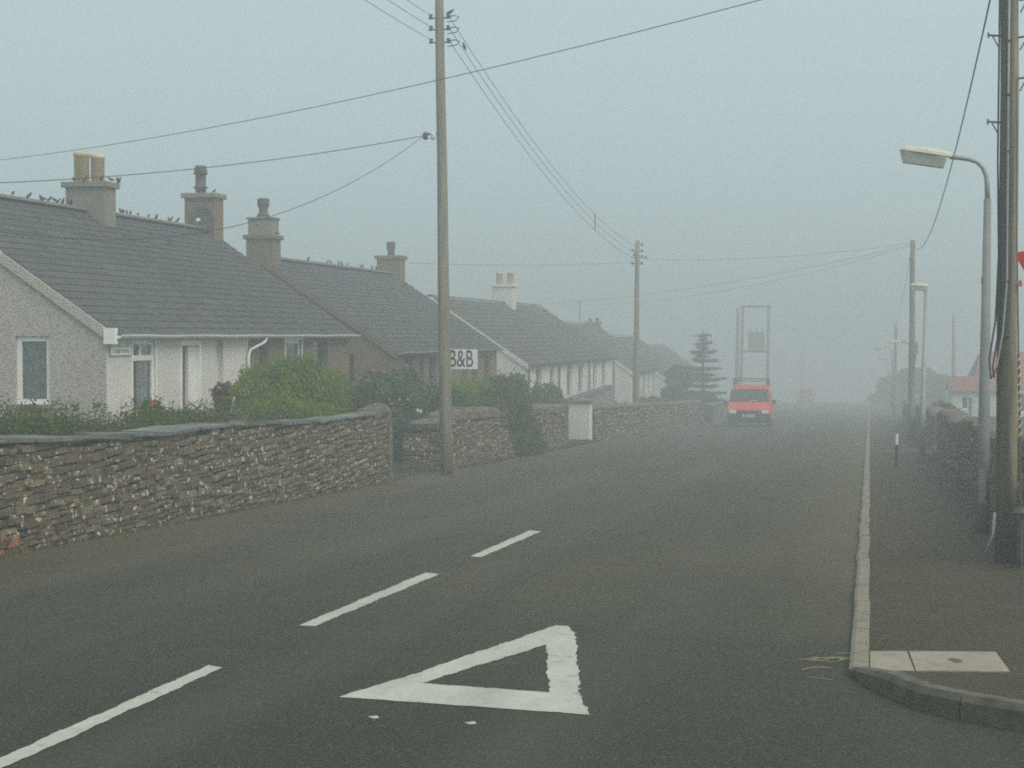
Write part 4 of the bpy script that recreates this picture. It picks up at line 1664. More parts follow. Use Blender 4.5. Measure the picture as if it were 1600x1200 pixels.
# spacers clipping the three conductors apart
tri_w = [cat_pts(ins1[i][1], ends3[i], .72, 40) for i in range(3)]
for i in range(2):
    p, q = tri_w[i][24], tri_w[i + 1][24]
    o = MB().tube([p, (p + q) / 2 + Vector((.03, -.05, 0)), q], .016, 6).build('wire_spacer', 'cable', None, smooth=True)
    tag(o, 'small dark spacer clipped between the conductors midway to the far pole', 'spacer', 'spacers on the conductors')

# big double pole on the pavement
BG = gp(1571, 876, .06)
B2 = Vector((BG.x, BG.y, gz(BG.y) + .06))
T2 = atP(1578, 0, BG)
T2 = Vector((T2.x, B2.y, T2.z))
d2 = T2 - B2
bigp = thing('timber_pole', B2, 'thick weathered timber pole strapped with cables on the pavement', 'pole')
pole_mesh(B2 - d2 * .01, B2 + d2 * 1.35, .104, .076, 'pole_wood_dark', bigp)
atb = lambda py, dx=0, dy=0: B2 + d2 * ((atP(1570, py, BG).z - B2.z) / d2.z) + Vector((dx, dy, 0))
MB().tube([atb(-60, -.012, -.100), atb(200, -.015, -.106), atb(440, -.015, -.112), atb(520, -.05, -.115), atb(570, -.10, -.11), atb(588, -.135, -.10)], .010, 8).build('conduit', 'conduit', bigp, smooth=True)
MB().tube([atb(-60, -.095, -.04), atb(250, -.103, -.04), atb(400, -.09, -.07), atb(500, -.115, -.09), atb(560, -.17, -.09), atb(592, -.155, -.10), atb(575, -.10, -.10), atb(480, -.06, -.105), atb(330, -.055, -.105)], .009, 8).build('cable_loop', 'cable', bigp, smooth=True)
MB().tube([atb(300, -.075, -.085), atb(430, -.075, -.09), atb(520, -.09, -.10), atb(575, -.14, -.10), atb(590, -.125, -.11)], .008, 8).build('cable_loop', 'cable', bigp, smooth=True)
for py in (66, 150, 238, 440, 526):
    MB().tube([atb(py, -.035, -.10), atb(py, .005, -.122)], .010, 6).build('cable_clip', 'iron', bigp)
for py, sd in ((57, -1), (192, -1), (2, 1), (60, 1), (124, 1)):
    c = atb(py)
    e = c + Vector((sd * .20, -.04, .01))
    m = MB().tube([c + Vector((sd * .08, -.04, 0)), e], .010, 6)
    m.tube([c + Vector((sd * .095, -.04, -.12)), c + Vector((sd * .16, -.04, 0))], .007, 5)
    m.box(e, (.014, .04, .05))
    m.build('step_bracket', 'iron', bigp)
MB().tube([atb(868, -.20, -.06), atb(835, -.12, -.07), atb(800, -.105, -.07)], .015, 8).build('ground_conduit', 'conduit', bigp, smooth=True)
MB().box(atb(443, .115, -.05), (.03, .05, .06)).build('marker', 'orange_plastic', bigp, bevel=.008)

# stay wire with a striped guard
g0 = gp(1597, 940, .06)
stay = thing('stay_wire', (g0.x, g0.y, gz(g0.y) + .06), 'steel stay wire with yellow and black spiral guard beside the thick pole', 'stay wire')
g0 = Vector((g0.x, g0.y, gz(g0.y) + .04))
ax = [g0 + Vector((.0, 0, 0)), atY(1596, 800, g0.y + .25), atY(1593.5, 690, g0.y + .6), atY(1591.5, 555, g0.y + 1.1), atY(1589, 380, g0.y + 1.8), atY(1588, 120, B2.y - .2)]
MB().tube(ax, .007, 6).build('wire', 'iron', stay)
MB().tube(ax[:2], .009, 6).build('rod', 'iron', stay)
MB().lathe([(.07, 0), (.075, .015), (.04, .05), (.02, .06)], ax[1] - Vector((0, 0, .02)), 12).build('collar', 'iron', stay)
gd = MB()
pts = [ax[2] + (ax[3] - ax[2]) * (i / 90) for i in range(91)]
hx = [p + Vector((math.cos(i * .72) * .009, math.sin(i * .72) * .009, 0)) for i, p in enumerate(pts)]
MB().tube(pts, .010, 8).build('guard', 'black_plastic', stay)
MB().tube(hx, .006, 5).build('guard_spiral', 'yellow_plastic', stay)

# second pole with a bracket lamp, and its fellow further on
def far_pole(X, Y, pxt, pyt, label, r=.12):
    b = Vector((X, Y, gz(Y) + .06))
    t_ = atY(pxt, pyt, Y)
    th = thing('timber_pole', b, label, 'pole')
    pole_mesh(b, t_, r, r * .68, 'pole_wood', th)
    return th, b, t_


q = gp(1424, 684, .06)
pole2, b2, t2 = far_pole(q.x, q.y, 1426, 375, 'timber pole carrying a bracket lamp beyond the marker post')
MB().box(atY(1431, 544, b2.y), (.14, .14, .42)).build('control_box', 'transformer_grey', pole2)
MB().tube([atY(1431, 552, b2.y), atY(1429.5, 570, b2.y), atY(1428, 600, b2.y), atY(1426, 660, b2.y)], .016, 6).build('cable', 'iron', pole2)
c_ = atY(1424, 543, b2.y)
arm = [c_, atY(1420, 537, b2.y), atY(1412, 534, b2.y), atY(1405, 534, b2.y)]
MB().tube(arm, .022, 8).build('lamp_arm', 'galvanised', pole2)
hd = atY(1398, 534, b2.y)
MB().box(hd, (.46, .22, .11), None, .8).build('lantern', 'lantern_top', pole2, bevel=.02)
q4 = gp(1399.5, 645, .06)
pole4, b4, t4 = far_pole(1.45, 116.0, 1400, 505, 'faint timber pole in fog ahead of the dark trees')
# pole in the gardens behind the bungalow
pole5, b5, t5 = far_pole(atY(1490, 560, 140).x, 140.0, 1490, 493, 'faint timber pole rising behind the red-roofed bungalow', .16)
pole6, b6, t6 = far_pole(atY(1253, 560, 175).x, 175.0, 1253, 550, 'thin pole almost lost in fog beyond the vans', .06)


def lantern(root, c, L, ang, s=1.0):
    """Street lantern lying along -X from c (its inner end)."""
    R = Matrix.Rotation(ang, 3, 'Y')
    k = 7
    rings = []
    prof = [(0.0, .055, .05), (.06, .085, .065), (.3, .11, .08), (.6, .12, .075), (.9, .105, .06), (1.0, .06, .02)]
    top, bow = MB(), MB()
    vs, fs = [], []
    for (t, w, h) in prof:
        for i in range(k + 1):
            a = math.pi * i / k
            vs.append(Vector(c) + R @ Vector((-t * L, w * s * math.cos(a), h * s * math.sin(a))))
    n = k + 1
    for j in range(len(prof) - 1):
        for i in range(k):
            fs.append((j * n + i, j * n + i + 1, (j + 1) * n + i + 1, (j + 1) * n + i))
        fs.append((j * n, (j + 1) * n, (j + 1) * n + k, j * n + k))
    fs.append(tuple(range(n))); fs.append(tuple(range((len(prof) - 1) * n, len(prof) * n))[::-1])
    top.add(vs, fs)
    t_ = top.build('canopy', 'lantern_top', root, smooth=False)
    bow_p = [(.09, .085), (.12, .10), (.9, .10), (.97, .085)]
    vs, fs = [], []
    for (t, w) in bow_p:
        dp = .135 * s if .1 < t < .95 else .04
        for yy, zz in ((-w, -.004), (-w * .85, -dp), (w * .85, -dp), (w, -.004)):
            vs.append(Vector(c) + R @ Vector((-t * L, yy * s, zz)))
    for j in range(3):
        for i in range(3):
            fs.append((j * 4 + i, j * 4 + i + 1, (j + 1) * 4 + i + 1, (j + 1) * 4 + i))
    fs += [(0, 1, 2, 3), (15, 14, 13, 12)]
    bow.add(vs, fs)
    bow.build('bowl', 'bowl_clear', t_)
    MB().box(Vector(c) + R @ Vector((-.78 * L, 0, -.05)), (.06, .08, .05)).build('lamp_holder', 'transformer_grey', t_)
    return t_


# near lamp column
LB = gp(1535, 830, .06)
L1 = Vector((LB.x, LB.y, gz(LB.y) + .06))
lamp = thing('street_lamp', L1, 'grey street lamp column with curved pipe arm beside the thick pole', 'street lamp')
tt = atP(1543, 310, LB)
tt = Vector((tt.x, L1.y, tt.z))
m = MB()
dd = tt - L1
m.tube([L1 - dd * .01, L1 + dd * .30, L1 + dd * .31, tt], [.084, .068, .067, .041], 16)
m.build('column', 'lamp_column', lamp, smooth=True)
MB().box(L1 + Vector((-.01, -.078, .52)), (.075, .012, .40)).build('access_door', 'lamp_column', lamp, bevel=.006)
MB().box(L1 + dd * .755 + Vector((-.055, -.03, 0)), (.012, .03, .07)).build('number_tag', 'orange_plastic', lamp)
LY = L1.y
arm = [atY(px, py, LY) for px, py in ((1543, 316), (1542.5, 290), (1541, 275), (1536, 262), (1527, 253), (1514, 248.5), (1498, 246.5), (1484, 245))]
MB().tube(arm, [.030] * 2 + [.028] * 6, 10).build('arm', 'galvanised', lamp, smooth=True)
lantern(lamp, atY(1487, 246, LY), .60, math.radians(9), 1.0)

# second lamp: lantern straight on the column
q = gp(1440, 710, .06)
l2 = Vector((q.x, q.y, gz(q.y) + .06))
lamp2 = thing('street_lamp', l2, 'slim street lamp with its lantern straight on top, near the wall gateway', 'street lamp')
t_ = atY(1447, 449, l2.y)
MB().tube([l2, l2 + (t_ - l2) * .28, l2 + (t_ - l2) * .29, t_], [.082, .078, .062, .045], 12).build('column', 'galvanised', lamp2, smooth=True)
lantern(lamp2, t_ + Vector((.06, 0, .02)), .46, math.radians(4), .9)

# lamps in the fog
for (Y_, pxh, pyh, lab) in ((124.0, 1372, 543, 'faint curved-arm street lamp in fog past the second timber pole'), (150.0, 1376, 560, 'faintest street lamp in the fog')):
    b = Vector((1.4, Y_, gz(Y_) + .06))
    th = thing('street_lamp', b, lab, 'street lamp')
    e = atY(pxh + 8, pyh, Y_)
    ah = [b, Vector((b.x, Y_, e.z - .55)), Vector((b.x - .03, Y_, e.z - .2)), Vector((b.x - .2, Y_, e.z - .03)), Vector((e.x, Y_, e.z))]
    MB().tube(ah, [.075, .06, .045, .04, .035], 10).build('column', 'galvanised', th, smooth=True)
    lantern(th, e, .6, math.radians(-3), 1.0)

# transformer on paired poles
HY = 146.0
tf = thing('transformer_poles', (atY(1181, 600, HY).x, HY, gz(HY)), 'paired timber poles carrying a transformer behind the red van', 'transformer')
HY_ = HY
for pb_, pt_, ptop in ((1156, 1161, 478), (1199, 1201, 478), (1149.5, 1152.5, 482)):
    a = Vector((atY(pb_, 640, HY).x, HY + (.5 if pb_ < 1155 else 0), gz(HY) - .1))
    MB().tube([a, Vector((atY(pt_, ptop, HY).x, a.y, atY(pt_, ptop, HY).z))], [.15, .12], 10).build('pole', 'pole_wood', tf)
for py, x_a, x_b in ((479, 1157, 1206), (549, 1160, 1201)):
    MB().bb(atY(x_a, py - 1.5, HY - .2), atY(x_b, py + 1.5, HY - .06)).build('crossbar', 'iron', tf)
a, b = atY(1169, 517, HY - .5), atY(1195, 547, HY - .5)
tk = MB().bb(a, b + Vector((0, .55, 0))).build('tank', 'transformer_grey', tf, bevel=.04)
for k in range(6):
    xx = a.x + (b.x - a.x) * (k + .5) / 6
    MB().bb((xx - .02, a.y - .08, b.z + .12), (xx + .02, a.y - .005, a.z - .15)).build('cooling_fin', 'transformer_grey', tk)
for k in range(3):
    xx = a.x + (b.x - a.x) * (k + .5) / 3
    MB().lathe([(.04, 0), (.07, .04), (.04, .08), (.07, .12), (.03, .2)], (xx, a.y + .25, a.z), 8).build('bushing', 'insulator_dark', tk)

# wires across the street
w0 = atb(-100, -.1, -.1)
pL = atX(0, 250, -15.5) + Vector((0, 0, .256))
pLd = pL - w0
wire('single cable spanning from the thick pole across the street to the chimneys', w0, w0 + pLd * 1.25, .40, .0085)
pc = cb + Vector((-.33, -.07, .0))
e = atX(0, 273, -15.0)
wire('thick cable leading level from the tall pole towards the first chimney', pc, pc + (e - pc) * 1.25, .22, .013)
e = atX(-60, 352, -11.3)
wire('sagging service cable dropping from the tall pole in front of the slate roof', pc, e, .85, .0095)
wire('cable crossing high over the street between the far poles', t2 + Vector((0, 0, -.1)), atY(1006, 405, y3), .22, .009, 'cable_far')
wire('cable running from the far pole towards the first house roofs', atY(988, 409, y3), atX(640, 411, -13), .1, .009, 'cable_far')
wire('service cable slanting from the bracket-lamp pole to the long white cottage', t2 + Vector((0, 0, -.15)), Vector((XR + .3, atX(840, 474, XR).y, atX(840, 474, XR).z)), .35, .009, 'cable_far')
wire('service cable branching to the long white cottage chimney', t2 + Vector((0, 0, -.2)), atX(862, 478, XR), .55, .008, 'cable_far')
wire('slack cable swooping from the thick pole to the bracket-lamp pole', atb(-45, -.13, -.05), atY(1428, 384, b2.y), .95, .015)
wire('cable from the bracket-lamp pole on to the faint pole', t2 + Vector((-.05, 0, -.35)), t4, .3, .012, 'cable_far')
wire('faint cable from the transformer poles over to the faint pole', atY(1203, 514, HY), t4 + Vector((0, 0, -.2)), .12, .012, 'cable_far')
wire('faint cable between the faint pole and the pole behind the bungalow', t5 + Vector((0, 0, -.15)), t4 + Vector((0, 0, -.4)), .25, .012, 'cable_far')

# small black and white marker post on the pavement
q = gp(1400, 729, .06)
mp = thing('marker_post', (q.x, q.y, gz(q.y) + .06), 'short black marker post with white top standing on the pavement', 'post')
hh = atP(1400, 678, q).z - q.z
MB().tube([q, q + Vector((.01, 0, hh * .68))], .030, 8).build('shaft', 'sign_black', mp)
MB().tube([q + Vector((.0101, 0, hh * .682)), q + Vector((.015, 0, hh))], .031, 8).build('white_top', 'sign_white', mp)

# give way sign at the edge
GY = 15.0
tl_ = atY(1590, 399, GY)
gs = thing('road_sign', (tl_.x + .40, GY, gz(GY) + .06), 'red bordered triangular road sign beside the thick pole', 'road sign')


def tri_round(cx, cz, w, r, y, n=5):
    h = w * .866
    cs = [(cx - w / 2, cz), (cx + w / 2, cz), (cx, cz - h)]
    out = []
    for i, (x, z) in enumerate(cs):
        m_ = Vector((cx, cz - h / 3))
        d_ = (m_ - Vector((x, z))).normalized()
        ctr = Vector((x, z)) + d_ * r * 2
        base = math.atan2(-d_.y, -d_.x)
        for j in range(n + 1):
            a = base + math.radians(60 - 120 * j / n)
            out.append((ctr.x + r * math.cos(a), y, ctr.y + r * math.sin(a)))
    return out


cxs = tl_.x + .395
MB().prism(tri_round(cxs, tl_.z + .03, .86, .035, GY), (0, .02, 0)).build('border', 'sign_red', gs)
MB().prism(tri_round(cxs, tl_.z - .085, .50, .02, GY - .004), (0, .003, 0)).build('face', 'sign_white', gs)
MB().tube([(cxs, GY + .06, gz(GY)), (cxs, GY + .06, tl_.z)], .03, 10).build('post', 'galvanised', gs)


# ------------------------------------------------------------------ vans
def make_van(label, loc, W=1.94, Hh=1.88, L=4.6, rack=True, heading=0.0, paint='van_red'):
    root = thing('van', (0, 0, 0), label, 'van')
    hw = W / 2
    # side outline: (y, z, half width)
    P = [(0.02, .28, hw * .95), (0.0, .52, hw * .98), (0.05, .74, hw * .98), (0.14, .84, hw * .97), (0.60, 1.10, hw * .95), (1.10, Hh - .20, hw * .84),
         (1.34, Hh - .04, hw * .77), (2.6, Hh, hw * .76), (L - .1, Hh - .03, hw * .78), (L, Hh - .15, hw * .82), (L, 1.0, hw * .97), (L, .28, hw * .97)]
    m = MB()
    n = len(P)
    vs = [(-w, y, z) for y, z, w in P] + [(w, y, z) for y, z, w in P]
    belt = 1.08
    fs = [(i, i + 1, n + i + 1, n + i) for i in range(n - 1)] + [(n - 1, 0, n, 2 * n - 1)]
    # sides: lower body to belt and upper body, with a belt line vertex row
    k = len(vs)
    bl = [(-hw, .5, belt - .02), (-hw, L - .06, belt), (-hw, L - .06, .36), (-hw, .06, .40)]
    fs.append(tuple(range(n))[::-1])
    fs.append(tuple(range(n, 2 * n)))
    m.add(vs, fs)
    body = m.build('body', paint, root, bevel=.035)

    def face(y0, z0, w0, y1, z1, w1, e=.012):
        d = Vector((0, y1 - y0, z1 - z0))
        nn = Vector((0, -d.z, d.y)).normalized() * e
        return [Vector((-w0, y0, z0)) + nn, Vector((w0, y0, z0)) + nn, Vector((w1, y1, z1)) + nn, Vector((-w1, y1, z1)) + nn]
    # windscreen
    q = face(0.63, 1.125, hw * .91, 1.09, Hh - .215, hw * .81)
    ws = MB().quad(*q).build('windscreen', 'dark_glass', body)
    lo = face(0.60, 1.10, hw * .93, 0.64, 1.135, hw * .92, .02)
    MB().quad(*lo).build('scuttle', 'black_plastic', body)
    MB().bb((-.02, .62, 1.15), (.38, .635, 1.175)).build('paper', 'sign_white', ws)
    for sx in (-1, 1):
        MB().quad((sx * (hw * .955), .90, 1.12), (sx * (hw * .955), 1.75, 1.12), (sx * (hw * .85), 1.75, Hh - .22), (sx * (hw * .865), 1.18, Hh - .22)).build('side_window', 'dark_glass', body)
        MB().box((sx * (hw * .74), .02, .66), (.30, .05, .15)).build('headlight', 'lens', body, bevel=.015)
        MB().box((sx * (hw * .94), .03, .66), (.09, .06, .13)).build('indicator', 'orange_plastic', body, bevel=.01)
        MB().tube([(sx * hw * .92, .72, 1.14), (sx * (hw + .08), .70, 1.10)], .015, 6).build('mirror_arm', 'black_plastic', body)
        MB().box((sx * (hw + .12), .70, 1.10), (.15, .07, .19)).build('mirror', 'black_plastic', body, bevel=.02)
    gr = MB().bb((-hw * .56, -.012, .60), (hw * .56, .03, .715)).build('grille', 'black_plastic', body)
    for kz in range(4):
        MB().bb((-hw * .53, -.022, .608 + kz * .027), (hw * .53, -.0125, .620 + kz * .027)).build('grille_bar', 'black_plastic', gr)
    MB().bb((-.07, -.03, .72), (.07, .02, .745)).build('badge', 'chrome', gr)
    bp = MB().bb((-hw * .99, -.12, .30), (hw * .99, .10, .585)).build('bumper', 'black_plastic', root, bevel=.04)
    pl = MB().bb((-.26, -.135, .43), (.26, -.122, .54)).build('number_plate', 'plate_white', bp)
    lt = MB()
    for i in range(7):
        if i != 4:
            lt.bb((-.22 + i * .065, -.138, .45), (-.18 + i * .065, -.1355, .52))
    lt.build('plate_characters', 'slab_grey', pl)
    MB().bb((-hw * .9, -.02, .17), (hw * .9, .06, .298)).build('valance', 'black_plastic', root)
    for sx in (-1, 1):
        for wy in (.75, L - .95):
            R = Matrix.Rotation(math.pi / 2, 3, 'Y')
            w = MB().lathe([(.20, -.09), (.30, -.09), (.325, -.06), (.325, .06), (.30, .09), (.20, .09)], (sx * (hw - .12), wy, .325), 18, R).build('wheel', 'tyre', root, smooth=False)
            MB().lathe([(.19, -.095), (.17, -.10), (.05, -.11), (.05, .11), (.17, .10), (.19, .095)], (sx * (hw - .12), wy, .325), 14, R).build('rim', 'wheel_steel', w)
    if rack:
        m = MB()
        z = Hh + .17
        for zz in (z, z + .10):
            m.tube([(-hw * .78, 1.25, zz), (hw * .78, 1.25, zz), (hw * .78, 4.2, zz), (-hw * .78, 4.2, zz), (-hw * .78, 1.25, zz)], .018, 6)
        for yy in (1.3, 2.2, 3.2, 4.15):
            for sx in (-1, 1):
                m.tube([(sx * hw * .78, yy, Hh - .12), (sx * hw * .78, yy, z + .1)], .018, 6)
            m.tube([(-hw * .78, yy, z), (hw * .78, yy, z)], .015, 6)
        m.build('roof_rack', 'iron', root)
    root.location = loc
    root.rotation_euler = (-SLOPE, 0, heading)
    return root


vc = gp(1171, 667)
VY = 83.5
make_van('red van with a roof rack and black bumper parked facing up the street', (atY(1170, 660, VY).x, VY, gz(VY)), heading=math.radians(1.0))
VY = 205
make_van('faint red van almost hidden by fog behind the van with a rack', (atY(1258, 640, VY).x, VY, gz(VY)), W=1.75, Hh=1.8, L=4.2, rack=False, paint='van_dull_red')


# ------------------------------------------------------------------ birds
def bird_mesh(pose):
    m = MB()
    # rings along the body from tail to bill
    spine = [(-.13, 0, .035), (-.09, 0, .05), (-.045, 0, .065), (0, 0, .08), (.04, 0, .10), (.062, 0, .125), (.085, 0, .14), (.105, 0, .138), (.13, 0, .132)]
    rad = [.010, .020, .036, .044, .040, .027, .026, .016, .002]
    tilt = Matrix.Rotation(pose, 3, 'Y')
    pts = [tilt @ Vector(p) for p in spine]
    m.tube(pts, rad, 8)
    for sx in (-1, 1):
        m.tube([tilt @ Vector((0.0, sx * .015, .05)), Vector((0.0, sx * .015, -.002))], .004, 4)
    return m.mesh('bird', 'bird', True)


BIRDS = [bird_mesh(-.25), bird_mesh(.1), bird_mesh(-.6)]
rb = random.Random(9)


def bird(p, label, group, s=.95):
    s *= .62
    o = bpy.data.objects.new('bird', rb.choice(BIRDS))
    COL.objects.link(o)
    o.location = p
    k = s * rb.uniform(.85, 1.15)
    o.scale = (k, k, k)
    o.rotation_euler = (0, 0, rb.uniform(0, 6.28))
    tag(o, label, 'bird', group)
    return o


for px in (20, 46, 62, 68, 78, 86, 92, 100, 107, 112):
    bird((XR, atX(px, 318, XR).y, ZR1 + .085), 'small dark bird on the slate ridge between gable and buff-potted chimney', 'birds on the gable end of the first ridge')
for px in (188, 193, 198, 204, 216, 232, 246, 263, 268, 278):
    bird((XR, atX(px, 340, XR).y, ZR1 + .085), 'small dark bird on the slate ridge between buff-potted and dish-bearing chimneys', 'birds between the chimneys')
for px, py in ((193, 364), (264, 363)):
    X_ = XR + .9
    p = atX(px, py + 3, X_)
    bird((X_, p.y, ZR1 - SL * .9 + .07), 'dark bird sitting on the slates just under the first ridge', 'birds on the first roof slope')
for dx, dy in ((-.3, -.28), (-.02, -.3), (.3, -.25), (.42, -.1), (.47, .1), (.45, .3)):
    bird((XR + .12 + dx, ychim + .30 + dy, zc1 + .03), 'dark bird at the foot of the buff chimney pots', 'birds on the buff pot chimney')
for dx in (.14, .38):
    bird((XR + dx, c2y - .28, z2 + .0), 'dark bird on the chimney with the satellite dish', 'birds on the dish chimney', .8)
bird((XR + .34, Y2a + .3, zz + .0), 'dark bird on the ledge of the stepped brown chimney', 'birds on the stepped chimney', .85)
for px in (483, 512, 517, 529, 533, 543, 563, 568, 580, 587, 596):
    bird((XR, atX(px, 415, XR).y, ZR2 + .085), 'small dark bird on the ridge of the brown cottage', 'birds on the second ridge', 1.0)
bird(ins1[0][1] + Vector((.04, -.02, .0)), 'dark bird perched at the top wire bracket of the tall pole', 'birds on the wires', 1.1)
wp = cat_pts(ins1[1][1], ends3[1], .72)
bird(wp[1] + Vector((0, 0, .02)), 'dark bird perched on the conductor clear of the tall pole', 'birds on the wires', 1.15)


# ------------------------------------------------------------------ garden plants
def G(px, X):
    y = atX(px, 600, X).y
    return Vector((X, y, gz(y)))


# low hedge behind the long wall
rsn = np.random.RandomState(4)
hedge = thing('hedge', (-9.6, 16, gz(16)), 'low straggly hedge behind the long slab-topped wall', 'hedge')
lob = []
y = 9.0
while y < 29.5:
    hgt = 1.27 + .07 * math.sin(y * 1.3) + rsn.uniform(-.05, .10)
    lob.append((-9.75 + rsn.uniform(-.12, .12), y, gz(y) + hgt * .5, .5, .55, hgt * .52))
    lob.append((-9.75 + rsn.uniform(-.15, .15), y + .19, gz(y) + hgt * .80, .42, .45, hgt * .20))
    y += .38
P = blob_points(rsn, 200000, lob, .35)
P = P[P[:, 2] > gz(25) + .1]
V, Fc = leaves(P, .026, rsn)
raw_object('foliage', V, Fc, 'leaf_mid', hedge)['kind'] = 'stuff'
tw = MB()
for i in range(90):
    yy = rsn.uniform(14.5, 29)
    b = Vector((-9.75 + rsn.uniform(-.3, .3), yy, gz(yy) + .9))
    e = b + Vector((rsn.uniform(-.1, .1), rsn.uniform(-.15, .15), rsn.uniform(.25, .62)))
    tw.tube([b, e], [.006, .002], 4)
tw.build('twigs', 'bark', hedge)['kind'] = 'stuff'
tw = []
for i in range(26):
    yy = rsn.uniform(15, 28)
    tw.append((-9.7, yy, gz(yy) + 1.33, .12, .12, .22))
V, Fc = leaves(blob_points(rsn, 2600, tw, .2), .022, rsn)
raw_object('shoots', V, Fc, 'leaf_mid', hedge)['kind'] = 'stuff'

# big fresh green shrub
c = G(462, -10.0)
shrub('shrub', 'large rounded fresh green shrub above the end of the slab-topped wall', c, 1.05, 1.9, 2.22, 120000, .017, 'leaf_bright', 51, 12, elong=5.0, rise=1.3,
      extra=[(c.x, c.y - 1.1, c.z + .9, .7, .9, .8), (c.x, c.y + .9, c.z + .9, .7, .9, .9), (c.x, c.y, c.z + 1.55, .6, .8, .66)])
c = G(352, -9.7)
shrub('shrub', 'low green shrub spreading between hedge and the large rounded shrub', c, .7, 1.3, 1.35, 30000, .017, 'leaf_bright', 52, 7, elong=5.0, rise=1.3)
# dark rose thicket in the gap by the driveway
c = G(610, -11.0)
fp = []
for px, py in ((582, 579), (599, 581), (609, 584), (598, 596), (636, 572), (637, 582), (647, 582), (625, 584), (575, 594)):
    fp.append(atX(px, py, -10.9))
shrub('rose_bush', 'tall dark rose bush with pink blooms filling the driveway gap', c, 1.0, 3.2, 2.05, 60000, .042, 'leaf_dark', 53, 14, flowers=('rose_pink', fp, .055),
      extra=[(p.x, p.y, p.z - .30, .3, .4, .32) for p in fp])
c = G(660, -10.3)
shrub('rose_bush', 'dark rose bush with white blooms beside the timber pole', c, .9, 2.4, 1.85, 26000, .05, 'leaf_dark', 54, 9,
      flowers=('rose_white', [atX(653, 641, -9.7), atX(658, 643, -9.7)], .045))
c = G(628, -10.6)
shrub('shrub', 'leafy weed clump growing in the driveway gap', c, .5, .8, .8, 5000, .05, 'leaf_mid', 55, 5,
      flowers=('flower_yellow', [atX(612, 631, -10.2), atX(637, 624, -10.2), atX(624, 625, -10.2)], .03))
# yellow-green bush and the rambler over the wall
c = G(740, -10.1)
shrub('shrub', 'yellow-green bush behind the rounded cope wall', c, .9, 3.0, 2.02, 36000, .04, 'leaf_yellow', 56, 9)
c = G(798, -9.6)
shrub('rambling_rose', 'dark rambler spilling over the rounded cope wall down to the road', c, .9, 2.8, 2.15, 70000, .042, 'leaf_mid', 57, 10,
      extra=[(-8.75, 44.2, gz(44.6) + 1.25, .5, 2.4, .5), (-8.5, 44.9, gz(45.3) + .9, .42, 1.7, .45), (-8.32, 45.6, gz(45.6) + .5, .30, 1.1, .45), (-8.28, 46.4, gz(46.4) + .2, .28, .8, .25), (-8.3, 44.5, gz(44.5) + .35, .2, .5, .3)],
      flowers=('flower_yellow', [atX(806, 607, -9.6), atX(815, 612, -9.4), atX(822, 625, -9.2)], .05))
# bushes in front of the long cottage
for i, (px, X_, rx, ry, h, lab) in enumerate((
        (850, -10.6, .9, 2.6, 2.0, 'grey-green bush against the long white cottage'),
        (886, -10.4, .7, 2.2, 1.35, 'low bush behind the white gate pier'),
        (1012, -10.2, .8, 4.0, 1.35, 'dark low bush at the foot of the far timber pole'),
        (968, -9.6, .5, 3.0, 1.15, 'small reddish-dark garden plants beside the far timber pole'))):
    shrub('shrub', lab, G(px, X_), rx, ry, h, 7000, .07, 'leaf_dark', 60 + i, 7)

# potted geraniums by the front door
for px, py, lab in ((236, 632, 'red geranium in a pot under the front window'), (348, 605, 'red geranium in a red pot by the narrow window')):
    p = atX(px, py, XF + .55)
    r_ = thing('potted_plant', (p.x, p.y, ZF1 + .3), lab, 'plant')
    zb = p.z - .50
    MB().lathe([(.12, 0), (.17, .28), (.185, .28), (.185, .33), (.15, .33)], (p.x, p.y, zb), 14).build('pot', 'terracotta', r_, smooth=True)
    st = MB().bb((p.x - .18, p.y - .2, gz(p.y) - .05), (p.x + .18, p.y + .2, zb - .002)).build('stand', 'slab_dark', r_)
    rr = np.random.RandomState(int(px))
    V, Fc = leaves(blob_points(rr, 500, [(p.x, p.y, zb + .42, .2, .22, .14)], .3), .05, rr)
    raw_object('foliage', V, Fc, 'leaf_dark', r_)['kind'] = 'stuff'
    for k in range(5):
        flower_head(p + Vector((rr.uniform(-.1, .1), rr.uniform(-.26, .26), rr.uniform(-.04, .05))), .055, rr).build('flower', 'geranium_red', r_)

